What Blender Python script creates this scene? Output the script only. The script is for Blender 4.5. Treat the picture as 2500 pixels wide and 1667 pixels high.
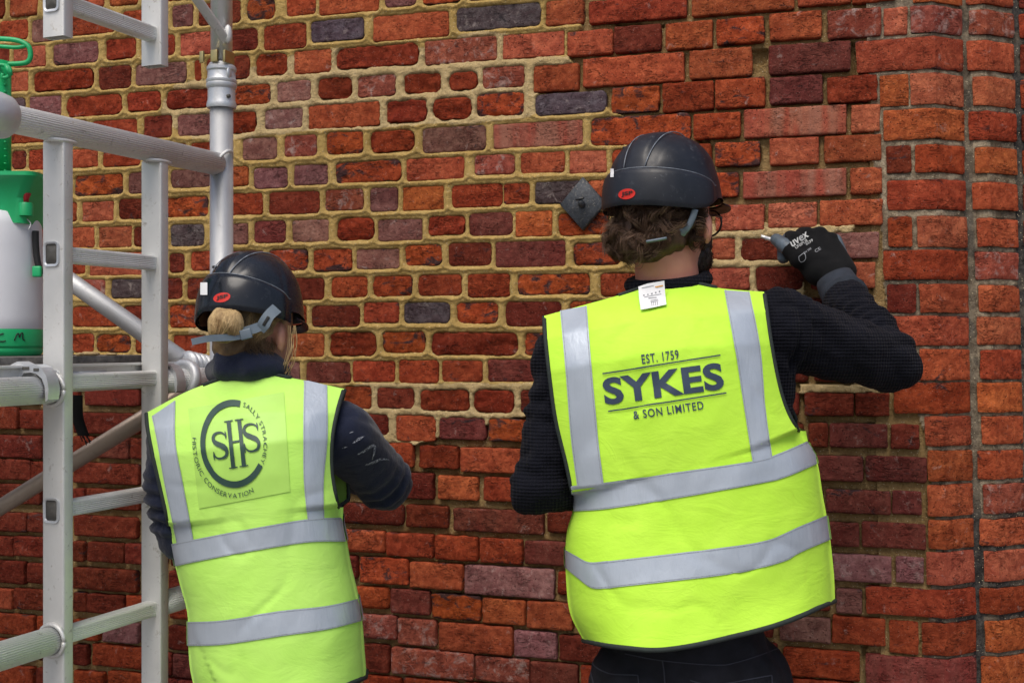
import bpy, bmesh, math, random
import numpy as np
from mathutils import Vector, Matrix
from mathutils.bvhtree import BVHTree
random.seed(7); RNG = np.random.default_rng(11)
for _o in list(bpy.data.objects): bpy.data.objects.remove(_o)
SC = bpy.context.scene
COL = SC.collection
# ---------------------------------------------------------------- camera
EYE = 1.55; FPX = 3000.0; CX = 1250.0; CY = 831.0
cam_d = bpy.data.cameras.new('camera'); cam = bpy.data.objects.new('camera', cam_d); COL.objects.link(cam)
cam.location = (0, 0, EYE); cam.rotation_euler = (math.radians(90), 0, 0)
cam_d.sensor_width = 36.0; cam_d.lens = 36.0 * FPX / 2500.0; cam_d.clip_start = 0.05; cam_d.clip_end = 2000
SC.camera = cam
SC.render.resolution_x, SC.render.resolution_y = 1024, 682
# ---------------------------------------------------------------- daylight: bright overcast
world = bpy.data.worlds.new('World'); SC.world = world; world.use_nodes = True
wn = world.node_tree.nodes; wl = world.node_tree.links
bg = wn['Background']; sky = wn.new('ShaderNodeTexSky'); sky.sky_type = 'NISHITA'; sky.sun_disc = False
SUN_EL, SUN_AZ = 57.0, 200.0          # azimuth clockwise from +Y: high, behind the camera and a little left
sky.sun_elevation = math.radians(SUN_EL); sky.sun_rotation = math.radians(SUN_AZ)
sky.dust_density = 4.0; sky.air_density = 1.0; sky.ozone_density = 1.0
wl.new(sky.outputs[0], bg.inputs[0]); bg.inputs[1].default_value = 0.10
sun_d = bpy.data.lights.new('sun', 'SUN'); sun_d.energy = 1.5; sun_d.angle = math.radians(38); sun_d.color = (1.0, 0.95, 0.87)
sun = bpy.data.objects.new('sun', sun_d); COL.objects.link(sun); sun.location = (-1, -4, 6)
_e, _a = math.radians(SUN_EL), math.radians(SUN_AZ)
sdir = Vector((math.sin(_a) * math.cos(_e), math.cos(_a) * math.cos(_e), math.sin(_e)))
sun.rotation_euler = sdir.to_track_quat('Z', 'Y').to_euler()
vs = SC.view_settings; vs.view_transform = 'Standard'; vs.look = 'None'; vs.gamma = 1.0; vs.exposure = 0.42; vs.use_curve_mapping = False
try:
    SC.cycles.max_bounces = 6; SC.cycles.diffuse_bounces = 3; SC.cycles.transparent_max_bounces = 6
except Exception: pass

# ---------------------------------------------------------------- helpers
def P(px, py, Y):
    """point at distance Y seen at survey position px,py"""
    return Vector(((px - CX) / FPX * Y, Y, EYE - (py - CY) / FPX * Y))
OV = 2500.0 / 2352.0
def O(ox, oy, Y): return P(ox * OV, oy * OV, Y)
def obj(name, me, mat=None, parent=None, smooth=True):
    o = bpy.data.objects.new(name, me); COL.objects.link(o)
    if mat is not None: me.materials.append(mat)
    if smooth and len(me.polygons): me.polygons.foreach_set('use_smooth', np.ones(len(me.polygons), bool))
    if parent is not None: o.parent = parent
    return o
def empty(name, loc=(0, 0, 0)):
    o = bpy.data.objects.new(name, None); COL.objects.link(o); o.location = loc; o.empty_display_size = 0.05
    return o
def tag(o, label=None, cat=None, group=None, kind=None):
    if label: o['label'] = label
    if cat: o['category'] = cat
    if group: o['group'] = group
    if kind: o['kind'] = kind
    return o
def adopt(root):
    """put children, built in world space, under a root that is not at the origin"""
    for ch in COL.objects:
        if ch.parent is root: ch.matrix_parent_inverse = Matrix.Translation(-root.location)
def mesh_np(name, verts, quads=None, tris=None):
    me = bpy.data.meshes.new(name)
    v = np.asarray(verts, np.float32).reshape(-1, 3)
    loops = []; starts = []; n = 0
    if quads is not None and len(quads):
        q = np.asarray(quads, np.int32).reshape(-1, 4); loops.append(q.ravel()); starts.append(np.arange(len(q)) * 4); n += q.size
    if tris is not None and len(tris):
        t = np.asarray(tris, np.int32).reshape(-1, 3); loops.append(t.ravel()); starts.append(n + np.arange(len(t)) * 3)
    lo = np.concatenate(loops).astype(np.int32); st = np.concatenate(starts).astype(np.int32)
    me.vertices.add(len(v)); me.vertices.foreach_set('co', v.ravel())
    me.loops.add(len(lo)); me.loops.foreach_set('vertex_index', lo)
    me.polygons.add(len(st)); me.polygons.foreach_set('loop_start', st)
    me.update(calc_edges=True); me.validate()
    return me
def grid_quads(nu, nv, wrap=False, off=0):
    i, j = np.meshgrid(np.arange(nu if wrap else nu - 1), np.arange(nv - 1), indexing='xy')
    a = j * nu + i; b = j * nu + (i + 1) % nu
    return (np.stack([a, b, b + nu, a + nu], -1).reshape(-1, 4) + off)
class MB:
    """collects shapes for one mesh"""
    def __init__(s): s.v = []; s.q = []; s.t = []; s.n = 0
    def add(s, v, q=(), t=()):
        v = np.asarray(v, float).reshape(-1, 3)
        if len(q): s.q.append(np.asarray(q, int).reshape(-1, 4) + s.n)
        if len(t): s.t.append(np.asarray(t, int).reshape(-1, 3) + s.n)
        s.v.append(v); s.n += len(v); return s
    def box(s, c, sx, sy, sz, ax=None, bev=0.0):
        c = np.array(c, float); ax = np.eye(3) if ax is None else np.array(ax, float)
        bm = bmesh.new(); bmesh.ops.create_cube(bm, size=1.0)
        for v in bm.verts: v.co = Vector((v.co.x * sx, v.co.y * sy, v.co.z * sz))
        if bev > 0: bmesh.ops.bevel(bm, geom=list(bm.edges), offset=bev, segments=2, affect='EDGES', profile=0.6)
        bm.verts.ensure_lookup_table()
        vv = np.array([v.co[:] for v in bm.verts]) @ ax + c
        q = [[x.index for x in f.verts] for f in bm.faces if len(f.verts) == 4]
        t = [[x.index for x in f.verts] for f in bm.faces if len(f.verts) == 3]
        for f in bm.faces:
            if len(f.verts) > 4:
                ix = [x.index for x in f.verts]; t += [[ix[0], ix[k], ix[k + 1]] for k in range(1, len(ix) - 1)]
        bm.free(); return s.add(vv, q, t)
    def tube(s, pts, rad, n=16, cap=True, ribs=0, ribd=0.0, flat=1.0):
        pts = [np.array(p, float) for p in pts]; m = len(pts)
        rad = [rad] * m if np.isscalar(rad) else list(rad)
        rings = []; up = None
        for k in range(m):
            d = pts[min(k + 1, m - 1)] - pts[max(k - 1, 0)]; d /= (np.linalg.norm(d) + 1e-12)
            if up is None:
                up = np.array([0, 0, 1.0]) if abs(d[2]) < 0.9 else np.array([0, -1.0, 0])
            a = up - d * (up @ d); a /= (np.linalg.norm(a) + 1e-12); b = np.cross(d, a); up = a
            th = np.linspace(0, 2 * np.pi, n, endpoint=False)
            rr = rad[k] * np.ones(n)
            if ribs: rr = rr - ribd * (0.5 + 0.5 * np.cos(th * ribs))
            rings.append(pts[k] + np.outer(rr * np.cos(th) * flat, a) + np.outer(rr * np.sin(th), b))
        v = np.concatenate(rings); q = grid_quads(n, m, wrap=True); t = []
        if cap:
            v = np.vstack([v, pts[0], pts[-1]]); c0 = m * n; c1 = c0 + 1
            for i in range(n):
                t.append([c0, (i + 1) % n, i]); t.append([c1, (m - 1) * n + i, (m - 1) * n + (i + 1) % n])
        return s.add(v, q, t)
    def lathe(s, prof, c=(0, 0, 0), n=32, ax=None):
        """prof: (radius, height) pairs"""
        th = np.linspace(0, 2 * np.pi, n, endpoint=False); ax = np.eye(3) if ax is None else np.array(ax, float)
        v = np.concatenate([np.stack([r * np.cos(th), r * np.sin(th), h * np.ones(n)], -1) for r, h in prof])
        return s.add(v @ ax + np.array(c, float), grid_quads(n, len(prof), wrap=True))
    def ell(s, c, r, n=20, m=12, ax=None):
        ph = np.linspace(0, np.pi, m); th = np.linspace(0, 2 * np.pi, n, endpoint=False)
        v = np.concatenate([np.stack([np.sin(p) * np.cos(th), np.sin(p) * np.sin(th), np.cos(p) * np.ones(n)], -1) for p in ph])
        ax = np.eye(3) if ax is None else np.array(ax, float)
        return s.add((v * np.array(r)) @ ax + np.array(c, float), grid_quads(n, m, wrap=True))
    def cap(s, p0, r0, p1, r1, n=16):
        p0 = np.array(p0, float); p1 = np.array(p1, float); d = p1 - p0; L = np.linalg.norm(d) + 1e-9; d = d / L
        pts = []; rad = []
        for a in np.linspace(-88, 0, 6): pts.append(p0 + d * r0 * math.sin(math.radians(a))); rad.append(r0 * math.cos(math.radians(a)))
        for a in np.linspace(0, 88, 6): pts.append(p1 + d * r1 * math.sin(math.radians(a))); rad.append(r1 * math.cos(math.radians(a)))
        return s.tube(pts, rad, n=n)
    def mesh(s, name='m'):
        return mesh_np(name, np.concatenate(s.v), np.concatenate(s.q) if s.q else None, np.concatenate(s.t) if s.t else None)
    def build(s, name, mat, parent=None, smooth=True): return obj(name, s.mesh(name), mat, parent, smooth)
def autosmooth(o, deg=35):
    me = o.data
    try: me.set_sharp_from_angle(angle=math.radians(deg))
    except Exception: pass
    return o
def recalc(me):
    bm = bmesh.new(); bm.from_mesh(me); bmesh.ops.recalc_face_normals(bm, faces=bm.faces); bm.to_mesh(me); bm.free(); return me
def remesh(me, voxel=0.006, smooth=6, fac=0.5):
    o = bpy.data.objects.new('tmp', me); COL.objects.link(o)
    m = o.modifiers.new('r', 'REMESH'); m.mode = 'VOXEL'; m.voxel_size = voxel
    if smooth:
        k = o.modifiers.new('s', 'SMOOTH'); k.factor = fac; k.iterations = smooth
    dg = bpy.context.evaluated_depsgraph_get(); dg.update()
    r = bpy.data.meshes.new_from_object(o.evaluated_get(dg)); bpy.data.objects.remove(o)
    return r
def vnoise(x, y, seed=0):
    """2-D value noise, about -1..1"""
    r = np.random.default_rng(seed).random((257, 257)) * 2 - 1
    xi = np.floor(x).astype(int); yi = np.floor(y).astype(int); fx = x - xi; fy = y - yi
    fx = fx * fx * (3 - 2 * fx); fy = fy * fy * (3 - 2 * fy); xi %= 256; yi %= 256
    return (r[yi, xi] * (1 - fx) + r[yi, xi + 1] * fx) * (1 - fy) + (r[yi + 1, xi] * (1 - fx) + r[yi + 1, xi + 1] * fx) * fy
def fbm(x, y, seed=0, oct=4, gain=0.5):
    t = 0; a = 1.0; s = 0
    for k in range(oct):
        t = t + a * vnoise(x * 2 ** k + 13.7 * k, y * 2 ** k + 7.1 * k, seed + k); s += a; a *= gain
    return t / s
def catmull(pts, n):
    pts = np.array(pts, float); m = len(pts); ext = np.vstack([2 * pts[0] - pts[1], pts, 2 * pts[-1] - pts[-2]])
    out = []
    for t in np.linspace(0, m - 1, n):
        k = min(int(t), m - 2); f = t - k; p0, p1, p2, p3 = ext[k:k + 4]
        out.append(0.5 * ((2 * p1) + (-p0 + p2) * f + (2 * p0 - 5 * p1 + 4 * p2 - p3) * f * f + (-p0 + 3 * p1 - 3 * p2 + p3) * f ** 3))
    return np.array(out)

# ---------------------------------------------------------------- material helpers
class NT:
    def __init__(s, name):
        s.m = bpy.data.materials.new(name); s.m.use_nodes = True; s.t = s.m.node_tree; s.n = s.t.nodes
        s.b = s.n['Principled BSDF']
    def node(s, ty, **kw):
        o = s.n.new(ty)
        for k, v in kw.items(): setattr(o, k, v)
        return o
    def set(s, n, i, v):
        if isinstance(v, bpy.types.NodeSocket): s.t.links.new(v, n.inputs[i])
        else: n.inputs[i].default_value = v
    def noise(s, vec, scale, detail=4, rough=0.55, dist=0.0):
        n = s.node('ShaderNodeTexNoise'); s.set(n, 'Vector', vec); n.inputs['Scale'].default_value = scale
        n.inputs['Detail'].default_value = detail; n.inputs['Roughness'].default_value = rough; n.inputs['Distortion'].default_value = dist
        return n.outputs['Fac']
    def vor(s, vec, scale, feature='F1'):
        n = s.node('ShaderNodeTexVoronoi', feature=feature); s.set(n, 'Vector', vec); n.inputs['Scale'].default_value = scale
        return n.outputs['Distance']
    def ramp(s, fac, a, b, lo=0.0, hi=1.0):
        n = s.node('ShaderNodeMapRange'); s.set(n, 0, fac); n.inputs[1].default_value = a; n.inputs[2].default_value = b
        n.inputs[3].default_value = lo; n.inputs[4].default_value = hi; n.clamp = True
        return n.outputs[0]
    def math(s, op, a, b=0.0):
        n = s.node('ShaderNodeMath', operation=op); s.set(n, 0, a); s.set(n, 1, b); return n.outputs[0]
    def mix(s, fac, a, b, mode='MIX'):
        n = s.node('ShaderNodeMix', data_type='RGBA', blend_type=mode)
        s.set(n, 0, fac); s.set(n, 6, a if isinstance(a, bpy.types.NodeSocket) else tuple(a) + (1,) if len(a) == 3 else a)
        s.set(n, 7, b if isinstance(b, bpy.types.NodeSocket) else tuple(b) + (1,) if len(b) == 3 else b)
        return n.outputs[2]
    def bump(s, h, strength=0.5, dist=0.002, normal=None):
        n = s.node('ShaderNodeBump'); s.set(n, 'Height', h); n.inputs['Strength'].default_value = strength; n.inputs['Distance'].default_value = dist
        if normal is not None: s.set(n, 'Normal', normal)
        return n.outputs[0]
    def pos(s): return s.node('ShaderNodeNewGeometry').outputs['Position']
    def objc(s): return s.node('ShaderNodeTexCoord').outputs['Object']
    def scale(s, vec, sc):
        n = s.node('ShaderNodeMapping'); s.set(n, 0, vec); n.inputs['Scale'].default_value = sc; return n.outputs[0]
    def attr(s, name):
        n = s.node('ShaderNodeAttribute', attribute_name=name); return n
    def out(s, color=None, rough=None, normal=None, metal=None, **kw):
        if color is not None: s.set(s.b, 'Base Color', color if isinstance(color, bpy.types.NodeSocket) else tuple(color) + (1,))
        if rough is not None: s.set(s.b, 'Roughness', rough)
        if normal is not None: s.set(s.b, 'Normal', normal)
        if metal is not None: s.set(s.b, 'Metallic', metal)
        for k, v in kw.items(): s.set(s.b, k, v)
        return s.m
def plain(name, col, rough=0.5, metal=0.0, var=0.12, scale=40, bump=0.0, bscale=200, **kw):
    t = NT(name); p = t.pos(); n = t.noise(p, scale, 5)
    c = t.mix(t.ramp(n, 0.3, 0.7), [v * (1 - var) for v in col], [min(1, v * (1 + var)) for v in col])
    nb = t.bump(t.noise(p, bscale, 4), bump, 0.001) if bump else None
    return t.out(c, rough, nb, metal, **kw)
# ---------------------------------------------------------------- brick survey
# each course: tile letter -> "x0 x1 ytop ybottom tone" measured on the elevation survey
TILES = {}
for _r, _oy in enumerate((0, 400, 800, 1247)):
    for _c, _ox in enumerate((0, 500, 1000, 1500, 1900)):
        TILES['ABCDEFGHIJKLMNOPQRST'[_r * 5 + _c]] = (_ox, _oy)
TS = 600.0 / 2240.0
COURSES = [
 "A 0 250 180 355 r;290 580 165 365 p;640 1040 130 300 r;1120 1500 80 270 r;1570 1755 40 235 p;1810 2190 15 210 d|B 380 635 -30 170 b;750 1005 -60 130 r;1045 1580 -100 108 o;1645 1920 -150 50 p|C 115 470 -190 25 b",
 "A -240 80 440 585 d;125 410 420 600 n;490 890 385 568 p;965 1235 342 530 e;1290 1590 320 505 r;1645 1945 290 490 n|B 130 480 260 455 d;540 920 215 440 r;965 1450 170 362 k;1535 2220 118 345 o|C 430 1190 42 252 k;1245 1580 -5 215 o|D -231 655 -30 175 r;705 1640 -90 105 o;1670 2150 -150 32 o;2165 2560 -170 10 r",
 "A -150 250 660 830 n;300 850 630 815 e;900 1190 598 800 d;1240 1695 570 758 p;1775 1830 545 730 r|B 20 405 510 715 d;465 750 485 680 e;815 1150 450 655 o;1195 1945 410 605 e|C 140 790 345 560 w;855 1405 298 510 n;1440 1845 272 490 o|D -5 440 225 460 d;448 890 190 432 o;925 1365 150 390 b;1412 1885 100 345 o|E 450 935 75 330 w;965 1175 65 310 n",
 "A -100 228 895 1045 k;275 552 873 1052 q;612 1105 860 1045 e;1160 1460 825 1005 e;1515 1960 800 980 e|B 190 595 770 945 b;660 960 735 912 q;1025 1335 695 895 e;1395 1735 680 870 w;1815 2150 660 840 e|C 355 615 645 815 e;670 1040 600 788 w;1130 1535 582 822 o;1580 2500 500 755 o|D 685 1250 440 695 o;1410 2150 388 650 m",
 "A 60 480 1110 1290 r;540 790 1100 1270 r;840 1245 1085 1260 r;1315 1560 1050 1245 d;1620 2000 1035 1222 p|B 150 470 1012 1205 e;550 885 985 1160 q;945 1590 940 1150 o;1655 2015 908 1108 e|C 215 560 880 1080 e;610 1040 840 1048 b;1145 1790 835 1030 k;1840 2270 780 1012 b|D 440 900 742 1000 r;920 1370 708 970 r;1418 1895 690 930 m|E 440 905 680 928 e",
 "A 105 235 1370 1530 d;262 600 1350 1530 r;640 890 1355 1515 o;940 1275 1335 1505 r;1330 1690 1310 1470 r;1745 2050 1290 1450 r|B 345 655 1248 1445 p;725 1015 1228 1416 w;1110 1440 1192 1395 b;1508 1910 1182 1378 e;1985 2560 1150 1372 p|C 768 1575 1110 1325 s|D -215 690 1045 1300 b;725 1145 1025 1250 r;1185 2110 970 1225 s|E 668 922 950 1188 n",
 "F 105 365 110 290 r;440 640 110 285 r;680 1115 92 275 b;1170 1480 65 255 p;1560 1920 45 205 p|G 120 390 20 192 o;450 748 28 212 p;815 1115 0 180 q;1190 1785 -32 155 b;1840 2360 -60 135 o|H 595 955 -88 85 w;1015 1410 -112 72 o;1462 1790 -128 70 n;1850 2200 -140 60 r|D 420 880 1315 1510 r;915 1330 1285 1505 b;1420 1860 1250 1485 n|E 418 935 1225 1460 o",
 "F 100 400 350 520 r;450 695 345 520 o;750 1030 338 510 n;1085 1400 310 490 d;1470 1895 295 475 b|G 120 522 265 455 r;585 1040 245 445 d;1100 1440 225 412 w;1508 1755 212 422 p;1808 2172 200 410 N|H 385 845 178 382 r;858 1090 172 355 r;1145 1560 152 348 k;1620 2000 140 330 o;2060 2350 120 310 r|I 540 1130 75 300 b;1175 2110 52 285 s|J 660 945 28 262 o",
 "F 100 400 590 770 r;450 855 575 755 o;905 1195 565 748 n;1220 1500 565 740 d;1555 1855 545 742 k|G 120 390 540 722 q;450 735 512 708 m;800 1125 505 698 q;1203 1540 482 685 e;1585 1978 500 690 q;2035 2370 465 640 e|H 545 935 440 642 m;970 1292 428 648 N;1355 1810 438 640 b;1880 2240 420 620 r|I 480 870 390 600 r;925 1362 368 595 n;1405 1840 348 567 n|J 380 950 320 548 o",
 "F 100 390 820 1000 d;450 775 815 995 r;820 1480 800 1000 n;1545 1675 810 978 d;1740 2000 790 962 r|G 120 530 788 960 q;588 935 772 962 b;992 1338 768 968 b;1385 1768 768 945 q;1820 2158 730 918 b|H 358 740 712 918 d;785 1415 700 928 m;1495 1925 710 912 b;2000 2300 700 890 r|I 520 850 680 870 r;890 1095 670 860 n;1158 1940 665 860 d|J 505 912 618 850 q",
 "F 100 390 1060 1220 d;450 620 1060 1210 r;680 955 1048 1195 w;1012 1300 1042 1212 k;1350 1655 1035 1222 d;1705 1980 1035 1220 d|G 170 440 1040 1220 r;500 720 1040 1220 r;775 1080 1035 1228 d;1158 1478 1022 1205 r;1535 1888 1015 1198 b;1945 2335 1005 1190 r|H 535 910 998 1205 r;988 1640 998 1182 b;1745 2060 990 1195 r|I 270 790 950 1150 r;850 1230 938 1142 n;1295 1715 928 1142 d;1795 2040 920 1130 d|J 600 880 892 1120 n",
 "F 100 600 1300 1470 d;660 1080 1290 1470 r;1130 1480 1285 1455 d;1545 1800 1280 1480 b;1860 2100 1280 1470 r|G 290 600 1280 1470 d;660 920 1280 1470 r;978 1408 1285 1475 d;1450 1765 1255 1438 r;1820 2230 1255 1440 k|H 428 800 1255 1445 b;878 1380 1250 1468 d;1455 1860 1243 1450 b;1920 2240 1230 1440 r|I 460 820 1220 1430 r;880 1180 1210 1430 d;1240 1600 1210 1420 r;1640 1885 1215 1420 d;1945 2300 1210 1425 r",
 "K -40 390 40 205 r;450 850 50 215 r;885 1185 55 215 b;1240 1520 55 220 r;1585 1880 60 225 r|L 70 420 55 240 d;470 740 50 245 r;790 1085 48 255 o;1140 1560 28 248 e;1618 2005 28 218 b;2068 2000 0 0 x|M 200 985 35 242 e;1050 1480 40 240 b;1540 1900 35 230 r;1960 2300 30 230 r|N 480 840 20 220 d;900 1400 10 215 r;1460 1800 5 215 r;1860 2200 0 210 d",
 "K -40 340 285 455 d;390 650 290 460 r;700 1080 290 465 r;1130 1480 295 475 d;1540 1850 300 480 r|L 20 400 300 480 r;450 700 300 480 d;740 860 300 490 q;930 1325 305 490 m;1348 1730 295 482 r;1770 2128 290 492 r|M 300 660 292 482 r;718 1180 285 480 m;1240 1560 285 480 d;1620 2000 280 480 r|N 200 560 275 475 r;620 1000 275 475 d;1060 1400 270 475 r;1460 1760 270 480 d;1820 2200 275 480 d",
 "K -40 340 515 680 d;390 700 525 690 d;770 1260 555 700 d;1320 1640 550 720 d;1700 1900 550 720 r|L 60 500 540 720 d;560 900 540 720 r;950 1230 535 720 d;1275 1512 528 722 r;1575 1900 540 722 d;1965 2410 555 745 e|M 582 950 555 768 e;1015 1420 560 765 d;1480 1900 560 760 r|N 160 500 565 770 d;560 1000 575 775 d;1060 1350 580 780 r;1400 1680 585 785 d;1735 2180 588 792 d|O 706 1012 588 795 d",
 "K -150 155 715 908 d;180 610 745 915 d;670 1255 770 955 d;1310 1620 780 960 r;1680 1900 785 970 d|L 80 450 780 970 d;510 850 785 970 r;900 1370 790 965 d;1440 1670 785 965 d;1745 2100 795 1022 o|M 272 688 812 1008 m;720 1120 822 1028 b;1180 1500 830 1030 d;1560 1900 835 1035 r|N 80 500 840 1040 d;560 900 850 1050 r;960 1300 855 1060 d;1360 1720 860 1065 d;1770 1945 862 1072 d|O 470 992 868 1082 m;1028 1285 872 1092 d",
 "K -100 375 972 1175 d;430 610 975 1150 d;665 850 980 1160 d;872 1165 988 1180 m;1182 1480 1002 1190 d;1540 1900 1010 1200 d|L 80 500 1020 1210 d;560 900 1025 1215 d;960 1440 1030 1230 d;1500 1892 1040 1255 r;1950 2310 1062 1272 e|M 465 1000 1088 1310 o;1060 1420 1090 1310 r;1480 1800 1095 1310 d|N 0 400 1100 1315 r;460 900 1110 1330 d;960 1300 1120 1345 r;1360 1760 1140 1365 d|O 340 772 1165 1385 m;800 1352 1168 1392 m",
 "K -100 270 1190 1375 d;285 610 1215 1400 d;662 1255 1228 1412 d;1310 1700 1245 1430 r|L 0 460 1260 1450 d;520 900 1265 1470 r;960 1180 1270 1480 d;1240 1560 1285 1495 d;1620 2075 1312 1545 d|M 258 615 1345 1560 o;675 1100 1358 1575 r;1160 1500 1365 1580 d;1560 1950 1370 1590 d|N 140 560 1385 1600 d;620 1000 1400 1620 r;1060 1500 1420 1640 d;1560 1850 1440 1660 d|O 270 400 1465 1680 d;440 1020 1475 1682 m;1040 1305 1480 1690 m",
 "K -80 360 1420 1590 d;410 620 1440 1610 d;668 770 1455 1625 d;785 1260 1465 1645 d;1320 1700 1490 1670 d|Q 0 500 -110 80 d;560 900 -100 95 r;950 1190 -90 100 d;1240 1800 -70 112 d;1835 2210 -55 140 d|R 398 1215 -15 188 m;1255 1600 0 195 d;1660 2000 5 200 r|S 180 560 15 220 d;620 1100 25 240 r;1160 1500 40 260 d;1560 1880 60 280 d|T 440 732 102 312 m;765 1342 105 328 m",
 "P -200 235 5 172 d;247 610 20 190 d;668 1240 45 230 d;1310 1560 70 250 d;1620 1860 85 265 d|Q 60 560 120 300 d;620 860 135 320 r;910 1210 150 345 d;1268 1630 170 368 o;1652 2075 200 408 r|R 235 612 222 438 r;637 1022 248 468 r;1050 1480 275 482 m;1540 1900 290 500 d|S 80 500 310 520 d;560 1000 330 545 r;1060 1400 350 560 d;1460 1880 370 590 d|T 480 1048 398 635 q;1056 1325 415 645 q",
 "P -250 112 218 392 d;125 610 235 412 d;660 760 270 445 d;795 1120 282 458 d;1140 1500 300 480 d;1560 1860 320 500 d|Q 50 400 350 540 d;460 900 370 570 r;960 1220 390 590 d;1270 1380 405 605 d;1410 1850 420 655 b;1870 2345 468 698 o|R 505 1312 505 768 q;1350 1700 555 765 r;1760 2100 560 780 d|S 280 700 580 800 r;760 1100 600 830 d;1160 1560 620 850 d;1620 1960 660 890 d|T 530 758 708 922 q",
 "P -150 220 445 645 d;250 610 478 655 d;668 1242 522 715 d;1310 1480 530 720 d;1540 1900 545 740 d|Q 90 560 580 770 d;620 900 600 800 r;960 1310 625 830 d;1372 1670 685 875 r;1690 2042 712 930 m;2065 2510 752 982 b|R 665 1048 798 1018 o;1070 1482 825 1068 o;1540 1900 845 1080 r|S 90 560 860 1090 d;620 1000 880 1110 r;1060 1440 900 1130 d|T 15 472 962 1182 q;490 972 965 1208 r",
 "P -200 105 695 872 o;130 610 712 895 d;668 780 735 905 d;792 1130 755 925 d;1150 1490 770 950 r;1540 1860 800 980 r|Q 60 400 830 1010 d;460 900 850 1050 r;960 1360 880 1090 d;1418 1742 942 1152 w;1762 2102 982 1212 w;2137 2800 1030 1282 o|R 955 1332 1095 1328 q;1365 1800 1140 1365 d|S 40 480 1150 1380 d;540 940 1170 1400 d;1000 1480 1190 1430 d|T 45 742 1262 1512 r",
 "P -100 300 932 1115 r;335 620 960 1140 r;670 910 985 1168 r;920 1252 1012 1188 q;1310 1480 1030 1220 d;1535 1900 1050 1265 d|Q 90 520 1080 1280 d;580 900 1100 1310 r;960 1370 1130 1350 d;1435 1672 1210 1462 d;1702 2445 1262 1500 w|R 600 1088 1332 1552 w;1102 1528 1382 1605 m;1562 1900 1410 1640 r|S 100 600 1420 1660 d;660 1100 1440 1680 r;1160 1500 1460 1700 d|T 70 690 1540 1790 r",
 "P -60 300 1165 1345 r;350 620 1190 1360 d;670 810 1210 1395 d;820 1420 1225 1420 r;1480 1560 1290 1490 d;1575 1880 1308 1512 m|Q 80 480 1340 1540 d;540 960 1370 1570 r;1020 1380 1410 1620 d;1440 1780 1500 1710 r;1810 2300 1535 1750 r|R 500 900 1575 1810 r;960 1500 1610 1850 d;1560 1900 1640 1880 r|S 100 560 1660 1900 r;620 1100 1690 1930 d;1160 1700 1720 1960 r",
 "P -60 298 1400 1575 r;330 610 1430 1610 d;672 940 1455 1645 r;985 1420 1465 1650 r;1490 1860 1530 1730 d|Q 60 480 1590 1790 d;540 960 1620 1820 r;1020 1380 1660 1870 d;1440 1900 1740 1950 r",
]
# pier courses: tile, ytop, ybottom on the front face, jamb bricks "x0 x1 tone" (right end 'c' = wraps the cant)
PIER = [
 ("E", -270, 10, "1225 c N", 1700), ("E", 48, 290, "1205 c w", 1730), ("E", 332, 620, "708 c o", 1700), ("E", 665, 942, "930 1190 N;1205 c n", 1762),
 ("E", 982, 1258, "958 c o", 1722), ("E", 1312, 1562, "985 1215 d;1245 c r", 1812), ("J", 138, 405, "992 c r", 1752),
 ("J", 470, 745, "1000 1226 r;1268 c n", 1835), ("J", 778, 1045, "958 c r", 1772), ("J", 1085, 1345, "990 1262 d;1285 c o", 1825),
 ("J", 1378, 1645, "1010 c o", 1790), ("O", 185, 470, "1000 1256 o;1285 c o", 1840), ("O", 488, 770, "1052 c r", 1792),
 ("O", 795, 1065, "1335 c o", 1830), ("O", 1108, 1385, "1362 c o", 1790), ("O", 1415, 1700, "1360 c o", 1842), ("T", 68, 330, "1365 c o", 1802),
 ("T", 360, 652, "1350 c n", 1842), ("T", 700, 950, "800 c r", 1802), ("T", 1000, 1295, "1010 1282 r;1310 c r", 1850), ("T", 1330, 1650, "800 c R", 1810),
]
def survey():
    out = []
    for ci, c in enumerate(COURSES):
        row = []
        for seg in c.split('|'):
            t = seg[0]; ox, oy = TILES[t]
            for b in seg[2:].split(';'):
                x0, x1, a, d, k = b.split()
                if k == 'x': continue
                row.append((ox + float(x0) * TS, ox + float(x1) * TS, oy + float(a) * TS, oy + float(d) * TS, k))
        row.sort()
        for i in range(len(row) - 1):
            if row[i][1] > row[i + 1][0] - 3:
                m = (row[i][1] + row[i + 1][0]) / 2
                row[i] = (row[i][0], m - 6) + row[i][2:]; row[i + 1] = (m + 6,) + row[i + 1][1:]
        out.append([r for r in row if r[1] - r[0] > 14])
    return out
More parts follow.
